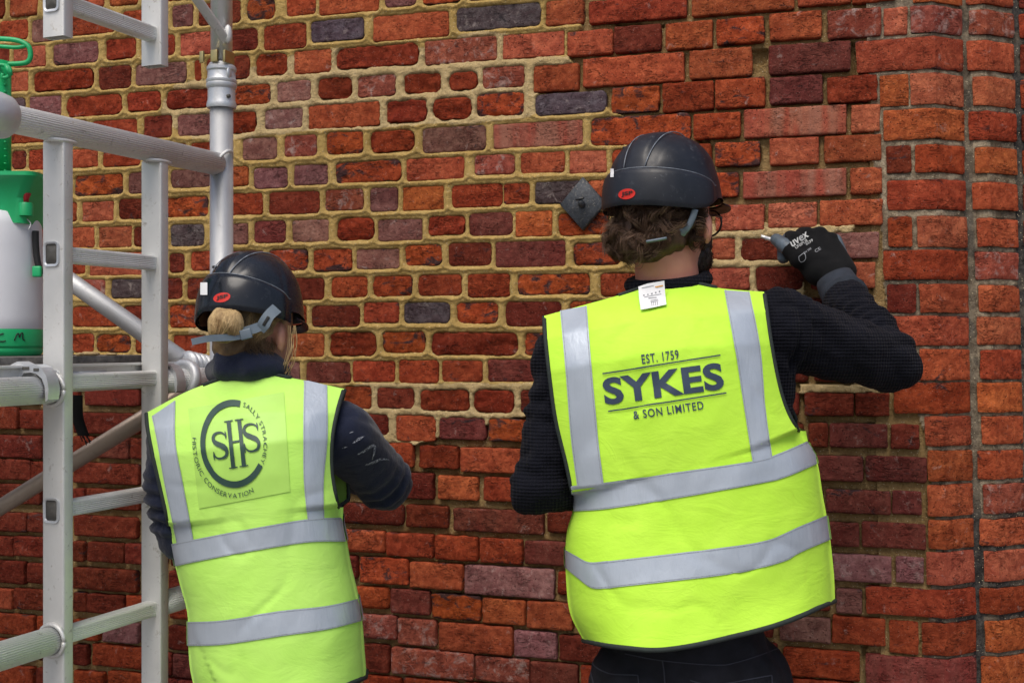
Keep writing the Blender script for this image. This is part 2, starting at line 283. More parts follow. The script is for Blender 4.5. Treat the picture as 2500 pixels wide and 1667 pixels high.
# ---------------------------------------------------------------- wall geometry
YAW = math.radians(18.0); WD = 2.98
WN = np.array([math.sin(YAW), math.cos(YAW), 0.0])        # into the wall
WE = np.array([math.cos(YAW), -math.sin(YAW), 0.0])       # along it, to the right
W0 = WN * WD + np.array([0, 0, EYE])                      # wall origin: foot of the normal at eye height
def to_wall(px, py):
    d = np.stack([(np.asarray(px, float) - CX) / FPX, np.ones_like(np.asarray(px, float)), -(np.asarray(py, float) - CY) / FPX], -1)
    t = WD / (d @ WN); p = d * t[..., None]
    return p @ WE, p[..., 2]                              # s, z relative to eye height
def from_wall(s, z):                                      # inverse, to survey px
    p = np.multiply.outer(s, WE) + WN * WD
    return CX + FPX * p[..., 0] / p[..., 1], CY - FPX * z / p[..., 1]
TONE = {  # albedo, burn, white, stripe, rough(mm)
 'r': ((.345, .066, .026), .25, .12, 0, 1.0), 'o': ((.425, .102, .041), .22, .15, 0, 1.0), 'e': ((.265, .046, .019), .12, .05, 0, 2.6),
 'd': ((.188, .038, .021), .25, .10, 0, 1.0), 'b': ((.39, .080, .025), .85, .12, 0, 1.9), 'n': ((.45, .122, .062), .05, .15, 0, .6),
 'N': ((.48, .122, .038), .03, .05, 0, .4), 'p': ((.225, .102, .084), .25, .30, 0, .9), 'q': ((.27, .13, .112), .10, .45, .15, .8),
 'k': ((.115, .088, .092), .55, .45, 0, 1.2), 's': ((.42, .125, .072), .02, .15, 1.0, .5), 'm': ((.182, .048, .035), .20, .18, .1, .8),
 'w': ((.35, .098, .060), .15, .75, 0, 1.0), 'R': ((.26, .062, .045), .05, .10, .3, .4)}
def brick_mat():
    t = NT('weathered_brick'); p = t.pos()
    ca = t.attr('bcol'); fx = t.attr('bfx'); col = ca.outputs['Color']; burn = ca.outputs['Alpha']
    sep = t.node('ShaderNodeSeparateColor'); t.set(sep, 0, fx.outputs['Color']); white, stripe, smooth = sep.outputs
    n1 = t.noise(t.scale(p, (1, 1, 1.7)), 15, 6, .68, .6); n2 = t.noise(p, 60, 8, .70, .3); n3 = t.noise(p, 260, 5, .7)
    st = t.noise(t.scale(p, (9, 9, 1.2)), 3.2, 2, .5)
    c = t.mix(t.ramp(n1, .32, .68), t.mix(1.0, col, (.70, .58, .60), 'MULTIPLY'), t.mix(1.0, col, (1.30, 1.45, 1.40), 'MULTIPLY'))
    c = t.mix(t.ramp(n2, .41, .59, 0, .72), c, t.mix(1.0, col, (.50, .42, .44), 'MULTIPLY'))
    c = t.mix(t.math('MULTIPLY', stripe, t.ramp(st, .38, .66, 0, .7)), c, (.36, .165, .115))
    c = t.mix(t.math('MULTIPLY', stripe, t.ramp(st, .54, .38, 0, .55)), c, (.40, .075, .05))
    bn = t.noise(t.scale(p, (1, 1, 1.9)), 21, 6, .66, .8)
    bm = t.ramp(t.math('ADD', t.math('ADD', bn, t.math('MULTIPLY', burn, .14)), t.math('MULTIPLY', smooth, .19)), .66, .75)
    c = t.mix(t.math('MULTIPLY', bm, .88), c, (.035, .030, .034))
    wn_ = t.noise(p, 33, 6, .7, .5)
    wm = t.ramp(t.math('ADD', wn_, t.math('MULTIPLY', white, .16)), .64, .80)
    c = t.mix(t.math('MULTIPLY', wm, .55), c, (.50, .42, .38))
    sp = t.vor(p, 190); c = t.mix(t.ramp(sp, .10, .06, 0, .8), c, (.55, .47, .38)); c = t.mix(t.ramp(n3, .62, .72, 0, .5), c, t.mix(1.0, col, (1.5, 1.7, 1.7), 'MULTIPLY')); c = t.mix(t.ramp(n3, .38, .28, 0, .65), c, (.045, .014, .010))
    pit = t.ramp(t.vor(p, 95), .16, .08, 0, 1); c = t.mix(t.math('MULTIPLY', pit, .8), c, (.05, .02, .016))
    cr = t.noise(t.scale(p, (1, 1, 3.5)), 32, 4, .55, 1.2)
    crease = t.ramp(t.math('ABSOLUTE', t.math('SUBTRACT', cr, .5)), 0, .022, 1, 0)
    crm = t.math('MULTIPLY', crease, t.ramp(t.noise(p, 17, 2), .50, .60))
    c = t.mix(t.math('MULTIPLY', crm, .55), c, (.05, .018, .014))
    h = t.math('ADD', t.math('MULTIPLY', n2, 1.0), t.math('MULTIPLY', n3, .45))
    h = t.math('SUBTRACT', h, t.math('ADD', t.math('MULTIPLY', pit, .9), t.math('MULTIPLY', crm, .8)))
    return t.out(c, t.ramp(n2, .3, .7, .72, .95), t.bump(h, 1.0, .0065), **{'Specular IOR Level': .06})
def mortar_mat():
    t = NT('lime_mortar'); p = t.pos(); a = t.attr('mst'); sep = t.node('ShaderNodeSeparateColor'); t.set(sep, 0, a.outputs['Color'])
    fresh, rec, grey = sep.outputs
    n1 = t.noise(p, 20, 5, .6); n2 = t.noise(p, 130, 5, .65); n3 = t.noise(p, 420, 3, .6)
    c = t.mix(t.ramp(n1, .3, .7), (.45, .298, .098), (.58, .402, .150))
    c = t.mix(fresh, c, t.mix(t.ramp(n1, .3, .7), (.52, .382, .185), (.62, .468, .245)))
    c = t.mix(rec, c, t.mix(t.ramp(n1, .35, .65), (.27, .175, .072), (.38, .26, .12)))
    dark_ = a.outputs['Alpha']
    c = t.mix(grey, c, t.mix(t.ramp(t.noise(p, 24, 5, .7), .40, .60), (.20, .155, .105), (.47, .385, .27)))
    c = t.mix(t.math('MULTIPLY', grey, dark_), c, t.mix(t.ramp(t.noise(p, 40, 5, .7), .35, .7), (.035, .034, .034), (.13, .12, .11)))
    c = t.mix(t.ramp(n2, .52, .72, 0, .7), c, t.mix(1.0, c, (.6, .55, .5), 'MULTIPLY'))
    c = t.mix(t.ramp(t.vor(p, 130), .17, .10, 0, .9), c, (.72, .62, .42))
    c = t.mix(t.ramp(t.vor(t.scale(p, (1.3, 1.1, 1.2)), 130), .11, .06, 0, .8), c, (.12, .08, .04))
    return t.out(c, .95, t.bump(t.math('ADD', n2, t.math('MULTIPLY', n3, .8)), 1.0, .0055), **{'Specular IOR Level': .04})
M_BRICK = brick_mat(); M_MORTAR = mortar_mat()
def poly_in(px, py, poly):
    c = np.zeros(np.shape(px), bool); n = len(poly)
    for i in range(n):
        x0, y0 = poly[i]; x1, y1 = poly[(i + 1) % n]
        if y0 == y1: continue
        c ^= ((y0 > py) != (y1 > py)) & (px < (x1 - x0) * (py - y0) / (y1 - y0) + x0)
    return c
FRESH = [[(430, 210), (600, 165), (700, 135), (800, 118), (960, 118), (1060, 110), (1170, 70), (1235, 78), (1260, 128), (1392, 138), (1390, 168), (1318, 185), (1310, 278), (1160, 300), (1040, 305), (800, 318), (640, 332), (480, 340), (380, 285)],
         [(1725, 540), (2088, 545), (2080, 595), (1965, 640), (1965, 780), (1720, 770)], [(860, 935), (1300, 930), (1300, 1015), (1190, 1035), (1015, 1082), (880, 1082)],
         [(1950, 935), (2165, 935), (2165, 958), (1950, 958)], [(470, 790), (520, 790), (520, 860), (430, 860)]]
def zones(px, py):
    """fresh, recessed weights of the pointing at survey px"""
    nz = fbm(px / 40, py / 40, 5, 3) * 14
    xb = np.interp(py + nz, [-400, 0, 60, 130, 165, 175, 225, 236, 290, 300, 330, 2500], [1400, 1395, 1420, 1395, 1388, 1308, 1298, 1440, 1532, 1560, 1640, 1640])
    yb = np.interp(px, [-2000, 430, 520, 800, 880, 1000, 1180, 1300, 1400, 2500], [945, 935, 1010, 1015, 1085, 1075, 1030, 1020, 1000, 1000])
    rec = (px + nz > xb) | (py + nz > yb)
    fr = np.zeros(np.shape(px), bool)
    for q in FRESH: fr |= poly_in(px + nz, py + nz * .5, q)
    rec &= ~fr
    return fr.astype(float), rec.astype(float)
# ---- bricks in wall coordinates: centre s,z, half sizes, tone
ROWS = survey(); BR = []; rowinfo = []
for row in ROWS:
    if not row: continue
    cur = []
    for x0, x1, ya, yb, k in row:
        ym = (ya + yb) / 2; s0, _ = to_wall(x0, ym); s1, _ = to_wall(x1, ym); xm = (x0 + x1) / 2
        _, z1 = to_wall(xm, ya); _, z0 = to_wall(xm, yb)
        cur.append([float(s0) - .0027, float(s1) + .0027, float(z0) - .0027, float(z1) + .0027, k])
    rowinfo.append(cur)
SL = -4.4; SPIER, _ = to_wall(2166, 830); SPIER = float(SPIER)
def fillrow(sa, sb, z0, z1, tones):
    """stretchers and headers between sa and sb"""
    out = []; s = sa
    while s < sb - .05:
        L = random.choice([.215, .103, .103, .215, .103]) * random.uniform(.96, 1.04); e = min(s + L, sb)
        if sb - e < .06: e = sb
        out.append([s, e, z0 + random.uniform(-.002, .002), z1 + random.uniform(-.002, .002), random.choice(tones)]); s = e + random.uniform(.010, .015)
    return out
extra = []
for i, cur in enumerate(rowinfo):
    zc0 = np.mean([b[2] for b in cur]); zc1 = np.mean([b[3] for b in cur])
    add = fillrow(SL, cur[0][0] - .014, cur[0][2], cur[0][3], 'rrdeop' if i < 13 else 'ddrm')
    for a, b in zip(cur, cur[1:]):
        if b[0] - a[1] > .07: add += fillrow(a[1] + .012, b[0] - .012, (a[2] + b[2]) / 2, (a[3] + b[3]) / 2, 'rdd')
    extra += add
PIT = .0753
ztop = np.mean([b[3] for b in rowinfo[0]]); zbot = np.mean([b[2] for b in rowinfo[-1]])
S_TOP = 1.0
for k in range(14):
    extra += fillrow(SL - random.uniform(0, .1), SPIER + .1, ztop + .012 + k * PIT, ztop + k * PIT + PIT, 'rrodeppn')
k = 0
while zbot - .012 - k * PIT > -EYE + .02:
    extra += fillrow(SL - random.uniform(0, .1), SPIER - .02, max(zbot - (k + 1) * PIT, -EYE - .03), zbot - .012 - k * PIT, 'rdddm'); k += 1
for row_ in (rowinfo[-1], rowinfo[-2], rowinfo[0]):
    if row_[-1][1] < SPIER - .08: extra += fillrow(row_[-1][1] + .012, SPIER - .02 if row_ is not rowinfo[0] else SPIER + .1, row_[-1][2], row_[-1][3], 'rdo')
# people and scaffold stand in front of these: used only to choose which bricks show most
HIDE = [[(1320, 760), (1480, 340), (1780, 340), (1790, 650), (1900, 690), (2230, 800), (2230, 900), (1960, 1000), (2040, 1470), (1440, 1667), (1380, 1560), (1240, 1250)],
        [(360, 1000), (480, 900), (490, 640), (750, 640), (760, 900), (1020, 1240), (880, 1667), (450, 1667)], [(0, 420), (412, 420), (412, 1667), (340, 1667), (340, 420), (180, 420), (180, 1667), (98, 1667), (98, 900), (0, 900)]]
def visible_area(b):
    s = np.linspace(b[0], b[1], 6); z = np.linspace(b[2], b[3], 3); ss, zz = np.meshgrid(s, z)
    px, py = from_wall(ss.ravel(), zz.ravel()); ok = (px > 0) & (px < 2500) & (py > 0) & (py < 1667)
    for h in HIDE: ok &= ~poly_in(px, py, h)
    return ok.mean() * (px.max() - px.min()) * (py.max() - py.min())
BR = [b for r in rowinfo for b in r]
order = sorted(range(len(BR)), key=lambda i: -visible_area(BR[i]))
SHOW = set(order[:300])
def brnd(b, base):
    k = b[4] or 'r'; f = {'e': 1.9, 'b': 1.55, 'd': 1.3, 'k': 1.4, 'p': 1.3, 'm': 1.2, 'r': 1.1, 'o': .9, 'w': 1.1, 'q': .8, 'n': .5, 'N': .45, 's': .5, 'R': .4}.get(k, 1.0)
    return min(base * f * (.75 + .5 * ((b[0] * 977.13 + b[2] * 313.7) % 1)), (b[3] - b[2]) * .42)
class Path:
    """plan polyline of a wall face: position along it -> point and outward normal"""
    def __init__(s, pts): s.p = np.array(pts, float); d = np.diff(s.p, axis=0); s.l = np.r_[0, np.cumsum(np.hypot(d[:, 0], d[:, 1]))]; s.d = d / np.hypot(d[:, 0], d[:, 1])[:, None]
    def at(s, t):
        k = np.clip(np.searchsorted(s.l, t, side='right') - 1, 0, len(s.d) - 1); q = s.p[k] + s.d[k] * (t - s.l[k])[..., None]
        d = s.d[k]; return q, np.stack([d[..., 1], -d[..., 0]], -1)
STRAIGHT = Path([(WN * WD + WE * -6)[:2], (WN * WD + WE * 6)[:2]])
def place(path, s, z, h, s_off=6.0, lean=0.0):
    q, n = path.at(s + s_off); p = q + n * h[..., None] + (WE[:2] * lean) * z[..., None]
    return np.stack([p[..., 0], p[..., 1], z + EYE], -1)
def brick_arrays(path, b, h0, seed, s_off=6.0, breaks=(), rnd=.010, lean=0.0, step=.008, rim=.004):
    s0, s1, z0, z1, k = b; col, burn, white, stripe, rough = TONE[k]; w = s1 - s0; hgt = z1 - z0
    nx = max(8, int(w / step) + 1); nz = max(6, int(hgt / step) + 2); r = random.Random(seed)
    u = np.linspace(-1, 1, nx); u = np.sign(u) * np.abs(u) ** .85; v = np.linspace(-1, 1, nz); v = np.sign(v) * np.abs(v) ** .85
    ss = (s0 + s1) / 2 + u * w / 2
    for bk in breaks:
        if s0 < bk < s1: j = int(np.argmin(abs(ss - bk))); ss[j] = bk
    u = (ss - (s0 + s1) / 2) / (w / 2); U, V = np.meshgrid(u, v)
    rc = brnd(b, rnd)
    S = (s0 + s1) / 2 + U * w / 2; Z = (z0 + z1) / 2 + V * hgt / 2
    # rounded corners
    ex = np.clip(np.abs(U) * w / 2 - (w / 2 - rc), 0, None); ez = np.clip(np.abs(V) * hgt / 2 - (hgt / 2 - rc), 0, None)
    dd = np.hypot(ex, ez); mx = np.maximum(ex, ez); f = np.where(dd > 1e-9, mx / np.maximum(dd, 1e-9), 1)
    S = S - np.sign(U) * ex * (1 - f); Z = Z - np.sign(V) * ez * (1 - f)
    edge = np.maximum(np.abs(U), np.abs(V)) > .98
    jag = fbm(S * 55 + seed * 3.1, Z * 55, seed, 3); amp = .0010 + .0011 * rough
    S = S - np.sign(U) * (np.abs(U) > .98) * (jag * .5 + .5) * amp * 2; Z = Z - np.sign(V) * (np.abs(V) > .98) * (fbm(S * 48, Z * 48 + 9, seed + 5, 3) * .5 + .5) * amp * 2
    de = np.minimum((1 - np.abs(U)) * w / 2, (1 - np.abs(V)) * hgt / 2)
    H = h0 - rim * np.exp(-de / (.0022 + .0010 * rough)) + rough * .0011 * fbm(S * 34, Z * 55, seed + 9, 5, .6) * 2.3
    if rough > 1.5: H = H - .004 * np.clip(fbm(S * 18 + 3, Z * 26, seed + 21, 3) - .15, 0, 1) * 3
    H = H + (r.uniform(-1, 1) * U + r.uniform(-1, 1) * V) * .0011
    top = place(path, S, Z, H, s_off, lean).reshape(-1, 3); q = grid_quads(nx, nz)
    ring = np.r_[np.arange(nx), np.arange(2, nz) * nx - 1, nz * nx - 1 - np.arange(nx), np.arange(nz - 2, 0, -1) * nx]
    Sb, Zb = S.ravel()[ring], Z.ravel()[ring]; bs = (s0 + s1) / 2 + (Sb - (s0 + s1) / 2) * .97; bz = (z0 + z1) / 2 + (Zb - (z0 + z1) / 2) * .97
    back = place(path, bs, bz, np.full(len(ring), h0 - .045), s_off, lean)
    m = len(ring); base = len(top); i = np.arange(m); j = (i + 1) % m
    skirt = np.stack([ring[j], ring[i], base + i, base + j], -1)
    vv = np.vstack([top, back]); qq = np.vstack([q, skirt])
    jit = np.array([r.uniform(.78, 1.14)] * 3) * np.array([1, r.uniform(.86, 1.03), r.uniform(.86, 1.12)])
    c = np.array(col) * jit
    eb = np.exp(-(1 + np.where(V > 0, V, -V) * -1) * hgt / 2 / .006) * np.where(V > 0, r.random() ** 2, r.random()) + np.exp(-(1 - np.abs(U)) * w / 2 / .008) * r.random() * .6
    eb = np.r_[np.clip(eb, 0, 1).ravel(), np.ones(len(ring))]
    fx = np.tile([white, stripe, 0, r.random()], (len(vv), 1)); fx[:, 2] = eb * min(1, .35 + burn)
    return vv, qq, np.r_[c, burn], fx
def set_attr(me, name, arr):
    a = me.attributes.new(name, 'FLOAT_COLOR', 'POINT'); a.data.foreach_set('color', np.asarray(arr, np.float32).ravel())
def brick_object(parent, vv, qq, c, fx, name='brick'):
    ctr = vv.mean(0); me = mesh_np(name, vv - ctr, qq)
    n = len(vv); set_attr(me, 'bcol', np.tile(c, (n, 1))); set_attr(me, 'bfx', fx)
    o = obj(name, me, M_BRICK, parent); o.location = ctr; return o
def brick_joined(parent, lst, name, kind=None):
    V = []; Q = []; C = []; F = []; n = 0
    for vv, qq, c, fx in lst:
        V.append(vv); Q.append(qq + n); n += len(vv); C.append(np.tile(c, (len(vv), 1))); F.append(fx)
    me = mesh_np(name, np.concatenate(V), np.concatenate(Q)); set_attr(me, 'bcol', np.concatenate(C)); set_attr(me, 'bfx', np.concatenate(F))
    o = obj(name, me, M_BRICK, parent)
    if kind: o['kind'] = kind
    return o
wall = empty('brick_wall'); tag(wall, 'old red brick wall being repointed with sandy lime mortar, behind the two workers', 'wall')
def brick_depth(b):
    px, py = from_wall(np.array((b[0] + b[1]) / 2), np.array((b[2] + b[3]) / 2)); fr, rc = zones(px, py)
    return (.0015 + random.uniform(-.002, .002)) if rc else random.uniform(-.0009, .0007), bool(rc)
joined = []
for i, b in enumerate(BR + extra):
    h0, rc = brick_depth(b); fine = i in SHOW
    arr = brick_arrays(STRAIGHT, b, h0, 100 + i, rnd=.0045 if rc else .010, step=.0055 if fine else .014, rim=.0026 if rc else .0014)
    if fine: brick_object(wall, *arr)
    else: joined.append(arr)
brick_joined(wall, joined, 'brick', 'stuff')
# ---- mortar: one height field following every joint
def mortar_sheet(parent, path, bricks, s0, s1, z0, z1, ds, dz, depthf, s_axis=None, z_axis=None, s_off=6.0, lean=0.0, rnd=.011):
    sa = np.arange(s0, s1, ds) if s_axis is None else s_axis; za = np.arange(z0, z1, dz) if z_axis is None else z_axis
    S, Z = np.meshgrid(sa, za); D = np.full(S.shape, .02); nz = fbm(S * 160, Z * 160, 3, 3) * .0016 + fbm(S * 26, Z * 30, 8, 3) * .0026
    for b in bricks:
        i0, i1 = np.searchsorted(sa, [b[0] - .03, b[1] + .03]); j0, j1 = np.searchsorted(za, [b[2] - .03, b[3] + .03])
        if i1 <= i0 or j1 <= j0: continue
        rq = brnd(b, rnd)
        x = np.abs(S[j0:j1, i0:i1] - (b[0] + b[1]) / 2) - ((b[1] - b[0]) / 2 - rq); y = np.abs(Z[j0:j1, i0:i1] - (b[2] + b[3]) / 2) - ((b[3] - b[2]) / 2 - rq)
        d = np.hypot(np.maximum(x, 0), np.maximum(y, 0)) + np.minimum(np.maximum(x, y), 0) - rq
        D[j0:j1, i0:i1] = np.minimum(D[j0:j1, i0:i1], d)
    H, st = depthf(S, Z, D + nz, D)
    me = mesh_np('mortar', place(path, S, Z, H, s_off, lean).reshape(-1, 3), grid_quads(len(sa), len(za)))
    set_attr(me, 'mst', st.reshape(-1, 4)); return obj('mortar', me, M_MORTAR, parent)
def wall_depth(S, Z, D, D0):
    px, py = from_wall(S, Z); fr, rc = zones(px, py)
    inside = D < 0
    gz = np.gradient(D0, axis=0) / np.gradient(Z, axis=0); low_ = np.clip(gz * 1.6 + .2, 0, 1); low_ = low_ * low_ * (3 - 2 * low_)
    bead = np.where(inside, .0009 + 2.2 * D, .0009 + (.74 - .50 * low_) * np.minimum(D, .0075)) + fbm(S * 110, Z * 110, 31, 4, .7) * .0013
    lump = fbm(S * 75, Z * 95, 41, 4) + .6 * np.abs(fbm(S * 40, Z * 110, 45, 3)); Df = D + fbm(S * 55, Z * 70, 47, 4) * .0035; D = np.where(fr > .5, Df, D)
    fresh = np.where(D < 0, .0006 + 2.0 * D, .0010 + .26 * np.minimum(D, .009)) + lump * .0028
    recd = np.where(inside, -.017 + 1.5 * D, -.017) + fbm(S * 60, Z * 60, 51, 4) * .004
    H = np.where(rc > .5, recd, np.where(fr > .5, fresh, bead))
    H = np.where(D0 < -.009, -.02, H)
    for x0, x1, y0, y1 in ((1836, 1874, 113, 152), (2075, 2090, 98, 182), (2104, 2116, 1570, 1616), (2028, 2046, 1648, 1672), (1500, 1618, 53, 60), (1704, 1730, 338, 350)):
        jx = fbm(S * 70, Z * 70, 95, 2) * 5; H = np.where((px + jx > x0) & (px + jx < x1) & (py + jx > y0) & (py + jx < y1) & (D0 > -.012), -.036, H)
    return H, np.stack([fr, rc, 0 * fr, 0 * fr], -1)
_sl, _ = to_wall(-60, 830); _zt = .93; _zb = -.92
s_ax = np.r_[np.arange(SL, _sl, .012), np.arange(_sl, SPIER + .06, .0031)]; z_ax = np.r_[np.arange(-EYE, _zb, .012), np.arange(_zb, _zt, .0029), np.arange(_zt, ztop + 14 * PIT, .012)]
# ---- pier: plan path  front face > cant > recessed face > cant > reveal
_cA = to_wall(2296, 830)[0]; sA = float(_cA)
a0 = (WN * WD + WE * (sA - 1.0))[:2]; a1 = (WN * WD + WE * sA)[:2]
def rot(v, deg): c, s = math.cos(math.radians(deg)), math.sin(math.radians(deg)); return np.array([v[0] * c - v[1] * s, v[0] * s + v[1] * c])
LB, LC, LDD = .096, .048, .099
b1 = a1 + rot(WE[:2], 45) * LB; c1 = b1 + WE[:2] * LC; d1 = c1 + rot(WE[:2], 45) * LDD; e1 = d1 + WE[:2] * .06; f1 = e1 + rot(WE[:2], 45) * .09; g1 = f1 + rot(WE[:2], 82) * .4; h1 = g1 + WE[:2] * 2.6
JAMB = Path([a0, a1, b1, c1, d1, e1, f1, g1, h1]); J_OFF = 1.0 - sA     # s on the front face keeps wall values
LEAN = -.0215
sB = sA + LB; sC = sB + LC; sD = sC + LDD; sE = sD + .06; sF = sE + .09; sG = sF + .4
pier = empty('brick_pier'); tag(pier, 'orange-red brick pier with stepped canted jamb at the right edge', 'pier')
pb = []
for n_, (t, ya, yb_, txt, xc) in enumerate(PIER):
    ox, oy = TILES[t]; ya = oy + ya * TS; yb_ = oy + yb_ * TS
    for it in txt.split(';'):
        x0, x1, k = it.split(); x0 = ox + float(x0) * TS
        s0, zt = to_wall(x0, ya); _, zt = to_wall(2240, ya); _, zb = to_wall(2240, yb_); s0 = float(s0) - LEAN * float((zt + zb) / 2)
        s1 = sB - .003 if x1 == 'c' else float(to_wall(ox + float(x1) * TS, ya)[0]) - LEAN * float((zt + zb) / 2)
        pb.append([s0 - .002, s1 + .001, float(zb) - .0022, float(zt) + .0022, k])
    xj = ox + xc * TS; gap = (xj - 2352 - (ya - 0) * .018) / 1.09 / 1000
    pb.append([sB + max(.004, min(.017, gap)), sD - .004, float(zb), float(zt), 'owonrNo'[n_ % 7]])
    pb.append([sD + .006, sF - .004, float(zb), float(zt), 'dr'[n_ % 2]]); pb.append([sF + .006, sF + (.10 if n_ % 2 else .21), float(zb), float(zt), 'rd'[n_ % 2]])
ptop = max(b[3] for b in pb); pbot = min(b[2] for b in pb)
for k in range(10):
    for z0 in (ptop + .012 + k * .0815, pbot - .0815 - k * .0815):
        if z0 < -EYE - .03: continue
        for s0, s1 in ((sA - (.19 if k % 2 else .10), sB - .003), (sB + (.006 if k % 2 else .02), sD - .004), (sD + .006, sF - .004), (sF + .006, sF + .2)): pb.append([s0, s1, z0, z0 + .0695, random.choice('oorn')])
for i, b in enumerate(pb):
    arr = brick_arrays(JAMB, b, .002 + random.uniform(-.001, .001), 900 + i, s_off=J_OFF, breaks=(sA, sC, sE), rnd=.004, lean=LEAN, rim=.0022)
    autosmooth(brick_object(pier, *arr), 28)
far_ = []; zz_ = -EYE - .02; kk_ = 0
while zz_ < ptop + .8:
    for a_, b_ in ((sF + .24 if kk_ % 2 else sF + .13, sG - .006), (sG + .006, sG + 2.55)): far_ += fillrow(a_, b_, zz_, zz_ + .068, 'rdord')
    zz_ += .0815; kk_ += 1
brick_joined(pier, [brick_arrays(JAMB, b, .002, 3000 + i, s_off=J_OFF, rnd=.004, lean=LEAN, rim=.0022, step=.02) for i, b in enumerate(far_)], 'brick', 'stuff')
def pier_depth(S, Z, D, D0):
    H = np.where(D < 0, -.004 + 1.2 * D, -.005) + fbm(S * 60, Z * 60, 61, 4) * .0035
    H = np.where((S > sB - .005) & (S < sB + .012), -.008, H)
    px_, py_ = from_wall(S, Z); edge_ = (px_ + fbm(S * 30, Z * 30, 71, 3) * 12 < 2172 + np.interp(py_, [0, 200, 800, 1000, 1100, 1300, 1667], [-60, -40, 0, 60, 90, 100, 60])) & (S < sA)
    H = np.where(edge_ & (D > -.001), -.012 + fbm(S * 60, Z * 60, 61, 4) * .0035, H)
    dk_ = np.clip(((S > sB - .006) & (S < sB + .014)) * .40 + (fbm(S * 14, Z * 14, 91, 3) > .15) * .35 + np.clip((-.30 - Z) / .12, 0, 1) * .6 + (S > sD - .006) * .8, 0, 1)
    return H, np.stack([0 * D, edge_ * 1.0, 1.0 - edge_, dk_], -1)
ps0 = SPIER - .03
psx = np.unique(np.r_[np.arange(ps0, sF + .3, .0032), sA, sB, sC, sD, sE, sF, sG, np.arange(sF + .3, sG + 2.58, .012)])
# main-wall bricks may not run under the pier and the other way round: stop the wall sheet at the pier joint
mortar_sheet(wall, STRAIGHT, BR + extra + [[b[0] + LEAN * (b[2] + b[3]) / 2, b[1], b[2], b[3], ''] for b in pb if b[0] < sA], 0, 0, 0, 0, 0, 0, wall_depth, s_ax, z_ax)
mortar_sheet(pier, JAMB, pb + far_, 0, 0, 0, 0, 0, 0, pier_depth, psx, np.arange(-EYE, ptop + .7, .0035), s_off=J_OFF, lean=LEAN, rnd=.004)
# backing mass so the wall has depth
bk = MB(); cpos = WN * (WD + .14) + WE * ((SL + sA) / 2)
bk.box((cpos[0], cpos[1], (EYE + ztop + 14 * PIT) / 2), sA - SL, .2, EYE + ztop + 14 * PIT, ax=[WE, WN, [0, 0, 1]])
bk.build('brick_core', plain('brick_core', (.2, .08, .05), .9), wall, smooth=False)
# ---- ground
gm = NT('yard_concrete'); gp = gm.pos()
gcol = gm.mix(gm.ramp(gm.noise(gp, 1.4, 6, .6), .3, .7), (.15, .145, .135), (.24, .225, .205)); gcol = gm.mix(gm.ramp(gm.noise(gp, 60, 4), .4, .7, 0, .4), gcol, (.09, .085, .08))
M_GROUND = gm.out(gcol, .92, gm.bump(gm.noise(gp, 150, 4), .4, .002))
g = mesh_np('ground', [(-400, -400, 0), (400, -400, 0), (400, 400, 0), (-400, 400, 0)], [[0, 1, 2, 3]])
tag(obj('ground', g, M_GROUND), kind='structure')
# ---------------------------------------------------------------- scaffold tower
U3 = np.array([math.sin(math.radians(22.5)), math.cos(math.radians(22.5)), 0.0]); V3 = np.array([U3[1], -U3[0], 0.0]); Z3 = np.array([0, 0, 1.0])
NEAR = np.array([-.8408, 2.25, 0.0])
def F(t, w, z): return NEAR + U3 * t + V3 * w + Z3 * z
def alu_mat(name, base, rough, dirt=.5, metal=.85):
    t = NT(name); p = t.pos(); n = t.noise(p, 7, 6, .65); s_ = t.noise(t.scale(p, (60, 60, 3)), 6, 4); d = t.noise(p, 45, 6, .7, .4)
    c = t.mix(t.ramp(n, .3, .7), [v * .86 for v in base], base)
    c = t.mix(t.ramp(d, .60, .72, 0, dirt), c, (.30, .27, .22)); c = t.mix(t.ramp(t.noise(p, 90, 5, .7), .69, .75, 0, dirt), c, (.08, .08, .085))
    c = t.mix(t.ramp(t.noise(p, 28, 5, .75, .6), .66, .72, 0, dirt * 1.2), c, (.66, .60, .48))
    r = t.math('ADD', t.ramp(n, .3, .7, rough - .08, rough + .12), t.ramp(d, .5, .7, 0, .2))
    m = t.math('MULTIPLY', t.ramp(d, .58, .72, 1, .25), metal)
    return t.out(c, r, t.bump(s_, .12, .001), m)
M_ALU = alu_mat('milled_aluminium', (.76, .755, .73), .50, .85, .45); M_TUBE = alu_mat('ribbed_aluminium_tube', (.86, .86, .83), .50, .8, .22); M_CAST = alu_mat('cast_aluminium', (.68, .70, .72), .46, .3, .6)
M_STEEL = alu_mat('worn_steel_tube', (.60, .61, .62), .50, .7, .55)
def prof_rect(w, h, r, k=4):
    out = []
    for cx, cy, a0 in ((w / 2 - r, h / 2 - r, 0), (-w / 2 + r, h / 2 - r, 90), (-w / 2 + r, -h / 2 + r, 180), (w / 2 - r, -h / 2 + r, 270)):
        for a in np.linspace(a0, a0 + 90, k): out.append((cx + r * math.cos(math.radians(a)), cy + r * math.sin(math.radians(a))))
    return np.array(out)
def ribbed(prof, pitch, depth):
    """add fine ribs along the outline of a profile"""
    cl = np.vstack([prof, prof[:1]]); L = np.r_[0, np.cumsum(np.hypot(*np.diff(cl, axis=0).T))]; n = int(L[-1] / (pitch / 4)); q = np.linspace(0, L[-1], n, endpoint=False)
    pts = np.stack([np.interp(q, L, cl[:, 0]), np.interp(q, L, cl[:, 1])], -1); c = pts.mean(0); d = pts - c; d /= np.linalg.norm(d, axis=1)[:, None]
    return pts - d * (depth * (np.sin(q / pitch * 2 * np.pi) > .2))[:, None]
